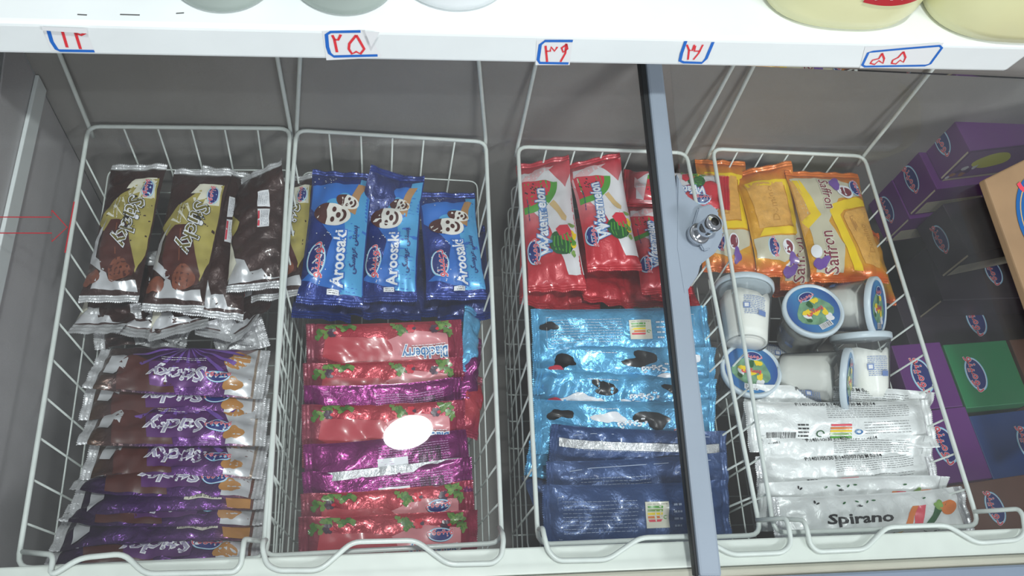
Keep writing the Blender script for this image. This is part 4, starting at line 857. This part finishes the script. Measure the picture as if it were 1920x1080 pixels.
def tub(px, z, ang, tau, label, spin=0.0, side_spin=0.0):
    c0 = on_z(*px, z); view = (CAM - c0).normalized(); rt = (ROT @ V((1, 0, 0))); rt = (rt - view * rt.dot(view)).normalized(); up = view.cross(rt)
    a = math.radians(ang); t = math.radians(tau); Z = ((rt * math.cos(a) + up * math.sin(a)) * math.cos(t) + view * math.sin(t)).normalized(); H = .082
    ref = view if abs(Z.dot(view)) < .8 else up; Y = (up - Z * up.dot(Z)) if abs(Z.dot(up)) < .85 else (view - Z * view.dot(Z)); Y.normalize(); X = Y.cross(Z)
    R = Matrix((X, Y, Z)).transposed() @ Matrix.Rotation(math.radians(spin), 3, 'Z'); c = c0 - Z * H / 2
    root = empty('ice_cream_tub', c, R); tag(root, label, 'tub', 'lidded tubs of white ice cream')
    r0, r1 = .0265, .0345
    lathe('tub_wall', [(r0 - .003, .004), (r0 - .002, 0.0), (r0, .0005), (r0 + .001, .004), (r1, H - .012), (r1 + .0015, H - .010), (r1 + .0015, H - .004), (r1, H - .004)], M_pp, root, 40)
    n = 48; vs = []; q = random.Random(int(spin) + 5); ph = [q.uniform(0, 6.28) for _ in range(3)]
    for t in range(6):
        for j in range(n):
            an = 2 * math.pi * j / n; ht = H * .72 + .005 * abs(math.sin(an * 5 + ph[0])) + .003 * math.sin(an * 3 + ph[1]); z = .0025 + (ht - .0025) * t / 5
            r = r0 + (r1 - r0) * z / H - .0009; vs.append((r * math.cos(an), r * math.sin(an), z))
    fs = [(i * n + j, i * n + (j + 1) % n, (i + 1) * n + (j + 1) % n, (i + 1) * n + j) for i in range(5) for j in range(n)] + [tuple(range(n - 1, -1, -1)), tuple(5 * n + j for j in range(n))]
    new_obj('ice_cream', vs, fs, M_milk, root)
    lathe('tub_lid', [(r1 - .004, H - .005), (r1 + .0035, H - .005), (r1 + .004, H - .004), (r1 + .004, H + .002), (r1 + .0025, H + .003), (r1 + .0005, H + .003), (r1 - .0005, H + .0015), (.001, H + .0015)], M_ring, root, 48)
    rr = r1 - .0012; n = 40; vs = [(0, 0, H + .0019)] + [(rr * math.cos(2 * math.pi * j / n), rr * math.sin(2 * math.pi * j / n), H + .0019) for j in range(n)]
    lp = new_obj('lid_print', vs, [(0, 1 + j, 1 + (j + 1) % n) for j in range(n)], M_lidp, root, uv=[(v[0] / .07 + .5, v[1] / .07 + .5) for v in vs], smooth=False)
    parts = {}
    for part, m, vv, ff, ly in tub_art.items: parts.setdefault(part, []).append((m, vv, ff, ly))
    for part, its in parts.items():
        av = []; af = []; am = []; ms = []; k = 0
        for m, vv, ff, ly in its:
            if m not in ms: ms.append(m)
            av.append(np.column_stack([vv * 1.08, np.full(len(vv), H + .0021 + .00006 * ly)])); af += [[i + k for i in f] for f in ff]; am += [ms.index(m)] * len(ff); k += len(vv)
        new_obj(part, np.concatenate(av), af, ms, lp, mi=am, smooth=False)
    # printed text on the side wall
    T_ = A_(60, 60); ib = P('tub_ink', 0x6f88bc)
    T_.rows('tub_text', ib, -14, 14, -12, 14, 11, .8, 3); T_.poly('tub_text', ib, [(-15, -4), (-7, -4), (-7, 4), (-15, 4)]); T_.poly('tub_text', p_wh, [(-13.5, -2.5), (-8.5, -2.5), (-8.5, 2.5), (-13.5, 2.5)]); T_.poly('tub_text', ib, [(4, -12), (15, -12), (15, -5), (4, -5)])
    av = []; af = []; am = []; ms = []; k = 0
    for sp in (side_spin, side_spin + 180):
        for part, m, vv, ff, ly in T_.items:
            if m not in ms: ms.append(m)
            z = .040 + vv[:, 1]; r = r0 + (r1 - r0) * z / H + .0014 + .00008 * ly; an = math.radians(sp) + vv[:, 0] / .031
            av.append(np.stack([r * np.cos(an), r * np.sin(an), z], 1)); af += [[i + k for i in f] for f in ff]; am += [ms.index(m)] * len(ff); k += len(vv)
    new_obj('tub_text', np.concatenate(av), af, ms, root, mi=am)
tub((1397, 592), -.03, 92, -28, 'tub lying with its pale base towards the front, at the left wires', 0, -65)
tub((1508, 612), -.045, 62, 56, 'tub whose printed blue lid faces up, in the middle', 28)
tub((1582, 576), -.03, 2, 17, 'tub lying sideways with its lid to the right, back of the group', 0, 95)
tub((1392, 722), -.085, 60, 58, 'tub with its printed lid up, behind the two slanting basket edges', -10)
tub((1526, 706), -.04, -4, 10, 'tub lying sideways in front, its lid turned to the right', 0, 60)
tub((1620, 690), -.05, 94, -4, 'tub with its lid edge towards the back and base to the front, rightmost', 0, -55)
tub((1450, 690), -.11, 175, 8, 'tub deep below the others, only its grey rim showing', 60)
G5 = 'white fruit bars stacked at the front of the fourth basket'
rows4 = [((1395, 762), (1735, 770), -.056, 34, 'white_back'), ((1400, 800), (1745, 796), -.04, 20, 'white_back'), ((1425, 866), (1735, 852), -.055, 30, 'white_back'), ((1420, 905), (1750, 884), -.058, 30, 'white_back'), ((1420, 952), (1765, 930), -.056, 26, 'white_front'), ((1450, 984), (1810, 962), -.042, 20, 'white_front')]
wl = ['white bar at the back of the white stack, mostly hidden', 'white bar showing its barcode and colour-striped label', 'white bar with a dotted date line, just in front of the labelled one', 'white bar with a dotted date line and a curled right end', 'white bar with fruit stripes, second from the front', 'white bar with fruit stripes and a large dark word, nearest the front']
for i, (l, r, z_, an, ar) in enumerate(rows4):
    make_bag('h', l, z_, r, z_, .062, .02, an, wl[i], G5, art[ar], B_wht, M_silver if i in (3, 5) else B_wht, 160 + i, wr=1.0, bend=(0, .006), twist=(.2 * (-1) ** i, .3 * (-1) ** i), sl=.011)

# =================================================================== BOXES AT THE RIGHT END
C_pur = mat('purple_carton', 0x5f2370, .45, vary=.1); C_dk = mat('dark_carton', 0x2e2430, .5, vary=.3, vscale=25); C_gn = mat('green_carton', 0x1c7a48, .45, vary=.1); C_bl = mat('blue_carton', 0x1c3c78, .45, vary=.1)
C_br = mat('brown_carton', 0x6a4638, .5, vary=.2); C_bg = mat('beige_carton', 0xbdb29a, .5, vary=.15, vscale=40)
def carton(c, size, rz, m, label, face, emb=None, pic=None, tilt=0, msk=None, edge=True, emr=.022):
    """c = centre of the bottom; face 'left' or 'top' carries the emblem"""
    root = empty('ice_cream_box', c, Matrix.Rotation(math.radians(rz), 3, 'Z') @ Matrix.Rotation(math.radians(tilt), 3, 'X')); tag(root, label, 'box', 'cartons of ice cream at the right end of the freezer')
    sx, sy, s3 = size; box('box_body', (-sx / 2, -sy / 2, 0), (sx / 2, sy / 2, s3), m, root, .0012)
    A = A_(1, 1); emblem(A, 0, 0, emr * 1000, emr * 620); av = []; af = []; am = []; ms = []; k = 0
    for part, mm, vv, ff, ly in A.items:
        if mm not in ms: ms.append(mm)
        z = .0005 + .00008 * ly
        if face == 'left': q = np.stack([np.full(len(vv), -sx / 2 - z), -vv[:, 0] + emb[0], vv[:, 1] + s3 / 2 + emb[1]], 1)
        elif face == 'leftv': q = np.stack([np.full(len(vv), -sx / 2 - z), -vv[:, 1] + emb[0], -vv[:, 0] + s3 / 2 + emb[1]], 1)
        else: q = np.stack([-vv[:, 1] + emb[0], -vv[:, 0] + emb[1], np.full(len(vv), s3 + z)], 1) * np.array([-1, 1, 1]) if False else np.stack([vv[:, 1] * 1 + emb[0], -vv[:, 0] + emb[1], np.full(len(vv), s3 + z)], 1)
        av.append(q); af += [[i + k for i in f] for f in ff]; am += [ms.index(mm)] * len(ff); k += len(vv)
    new_obj('brand_emblem', np.concatenate(av), af, ms, root, mi=am, smooth=False)
    t = .0006; e = .0035
    if edge: new_obj('fold_line', [(-sx / 2 - t, -sy / 2 - t, .004), (-sx / 2 - t, -sy / 2 + .002, .004), (-sx / 2 - t, -sy / 2 + .002, s3 - .004), (-sx / 2 - t, -sy / 2 - t, s3 - .004)], [(0, 1, 2, 3)], C_bg, root, smooth=False)
    if pic:
        A = A_(1, 1)
        if pic == 'fruit':
            A.poly('printed_picture', P('pic_plum', 0x7a4a8a), [(-sx * 480, 3), (sx * 480, 3), (sx * 480, s3 * 1000 - 4), (-sx * 480, s3 * 1000 - 4)], 8); A.blob('printed_picture', P('pic_lemon', 0xd8d838), -38, s3 * 560, 19, 3, .12, sx=1.5)
            for j in range(12): A.blob('printed_picture', (p_wh, p_crm, p_plum)[j % 3], -sx * 480 + 3 + (j * 5) % 32, 8 + (j * 7) % 22, 4.5, j, .5, 10)
            A.poly('printed_picture', C_bg, [(-sx * 490, 0), (sx * 490, 0), (sx * 490, 5), (-sx * 490, 5)])
        else:
            A.poly('printed_picture', C_bg, [(-sx * 470, 4), (sx * 470, 4), (sx * 470, s3 * 500), (-sx * 470, s3 * 500)], 8); A.rows('printed_picture', p_gry, -sx * 440, sx * 300, 6, s3 * 480, 5, 1.2, 4)
        av = []; af = []; am = []; ms = []; k = 0
        for part, mm, vv, ff, ly in A.items:
            if mm not in ms: ms.append(mm)
            av.append(np.stack([vv[:, 0], np.full(len(vv), -sy / 2 - .0005 - .00008 * ly), vv[:, 1]], 1)); af += [[i + k for i in f] for f in ff]; am += [ms.index(mm)] * len(ff); k += len(vv)
        new_obj('printed_picture', np.concatenate(av), af, ms, root, mi=am, smooth=False)
    return root
def at_corner(px, z, size, rz):
    """bottom centre from the position of the bottom front-left corner"""
    p = on_z(*px, z); a = math.radians(rz); v = V((size[0] / 2, size[1] / 2, 0)); return V((p.x + v.x * math.cos(a) - v.y * math.sin(a), p.y + v.x * math.sin(a) + v.y * math.cos(a), z))
S7 = (.19, .075, .072); rz = 9
def stack_at(px, z, lbl, m, **k):
    sz_ = k.pop('size', S7); r_ = k.pop('rz', rz); return carton(at_corner(px, z, sz_, r_), sz_, r_, m, lbl, **k)
stack_at((1763, 338), -.015, 'purple box with a fruit picture on its front, topmost at the back right', C_pur, face='left', emb=(.004, 0), pic='fruit')
stack_at((1706, 404), -.088, 'purple box with a pale picture, directly under the topmost box', C_pur, face='left', emb=(.004, 0), pic='text')
stack_at((1660, 455), -.161, 'purple box third down in the back right stack', C_pur, face='left', emb=(.002, 0), pic='text')
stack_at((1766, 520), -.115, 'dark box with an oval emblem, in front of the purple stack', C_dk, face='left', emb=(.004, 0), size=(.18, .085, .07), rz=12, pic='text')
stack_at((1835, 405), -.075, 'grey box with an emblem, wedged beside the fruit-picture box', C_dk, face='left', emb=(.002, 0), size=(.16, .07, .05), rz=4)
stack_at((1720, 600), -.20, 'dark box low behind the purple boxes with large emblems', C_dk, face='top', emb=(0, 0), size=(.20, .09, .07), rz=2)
E_ = (.066, .098, .1)
def flat(pc, z, m, lbl, rz_, size, emr=.026, emb=(-.008, 0)):
    p = on_z(*pc, z); return carton(V((p.x, p.y, z - size[2])), size, rz_, m, lbl, 'top', emb, None, emr=emr, edge=False)
flat((1738, 704), -.135, C_pur, 'purple box with a large oval emblem on its top, beside the rightmost tub', 4, (.078, .098, .07))
flat((1782, 834), -.135, C_pur, 'purple box with a large oval emblem on its top, nearer the front', 5, (.088, .102, .07))
flat((1850, 700), -.150, C_gn, 'green box with a dark oval emblem', 4, (.105, .098, .07), emb=(-.018, 0))
flat((1905, 836), -.165, C_bl, 'dark blue box with an oval emblem, right of the purple ones', 5, (.11, .10, .07), emb=(.02, 0))
flat((1880, 950), -.150, C_br, 'brown box with an oval emblem in the front right corner', 6, (.19, .075, .07), emb=(-.012, 0), emr=.022)
flat((1965, 690), -.16, C_br, 'brown box at the right edge beside the green one', 4, (.09, .098, .07), emb=(0, 0))
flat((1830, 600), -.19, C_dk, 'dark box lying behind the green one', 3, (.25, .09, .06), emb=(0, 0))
# kraft carton lying on the right glass lid
kp = [on_z(1845, 336, .20), on_z(1990, 250, .20)]
M_kr = mat('kraft_cardboard', 0x96795a, .7, vary=.1, vscale=20)
A0 = on_glass(1846, 336, .016); A1 = on_glass(1926, 560, .016); ev = (A1 - A0).normalized(); ex = (on_glass(1935, 292, .016) - A0).normalized()
box_c = [A0, A0 + ex * .34, A0 + ex * .34 + ev * .30, A0 + ev * .30]
kb = empty('cardboard_carton', A0 - GN * .012); tag(kb, 'tan cardboard carton with a blue ring emblem lying on the glass at the right edge', 'box')
o0 = A0 - GN * .012
dn_ = GN * -.012
hexa('carton_body', [p + dn_ - o0 for p in box_c] + [p - o0 for p in box_c], M_kr, kb, .002)
A = A_(1, 1)
bl_ = P('carton_blue', 0x1c5c9c); A.ell('x', bl_, 0, 0, 52, 38, 0, 40); A.ell('x', P('carton_tan', 0xc8a468), 0, 0, 46, 32.5, 0, 40); A.ell('x', bl_, 0, 0, 44, 31, 0, 40); A.text('x', p_rd, fa('دومینو'), 38, 0, 0, 0, off=1.2)
av = []; af = []; am = []; ms = []; k = 0; ce = on_glass(1957, 405, .016)
for part, mm, vv, ff, ly in A.items:
    if mm not in ms: ms.append(mm)
    for x_, y_ in vv: av.append(ce + ev * x_ * 1.0 + ex * y_ * 1.0 + GN * (.0008 + .0001 * ly) - o0)
    af += [[i + k for i in f] for f in ff]; am += [ms.index(mm)] * len(ff); k += len(vv)
new_obj('printed_emblem', av, af, ms, kb, mi=am, smooth=False)
bpy.context.view_layer.update()
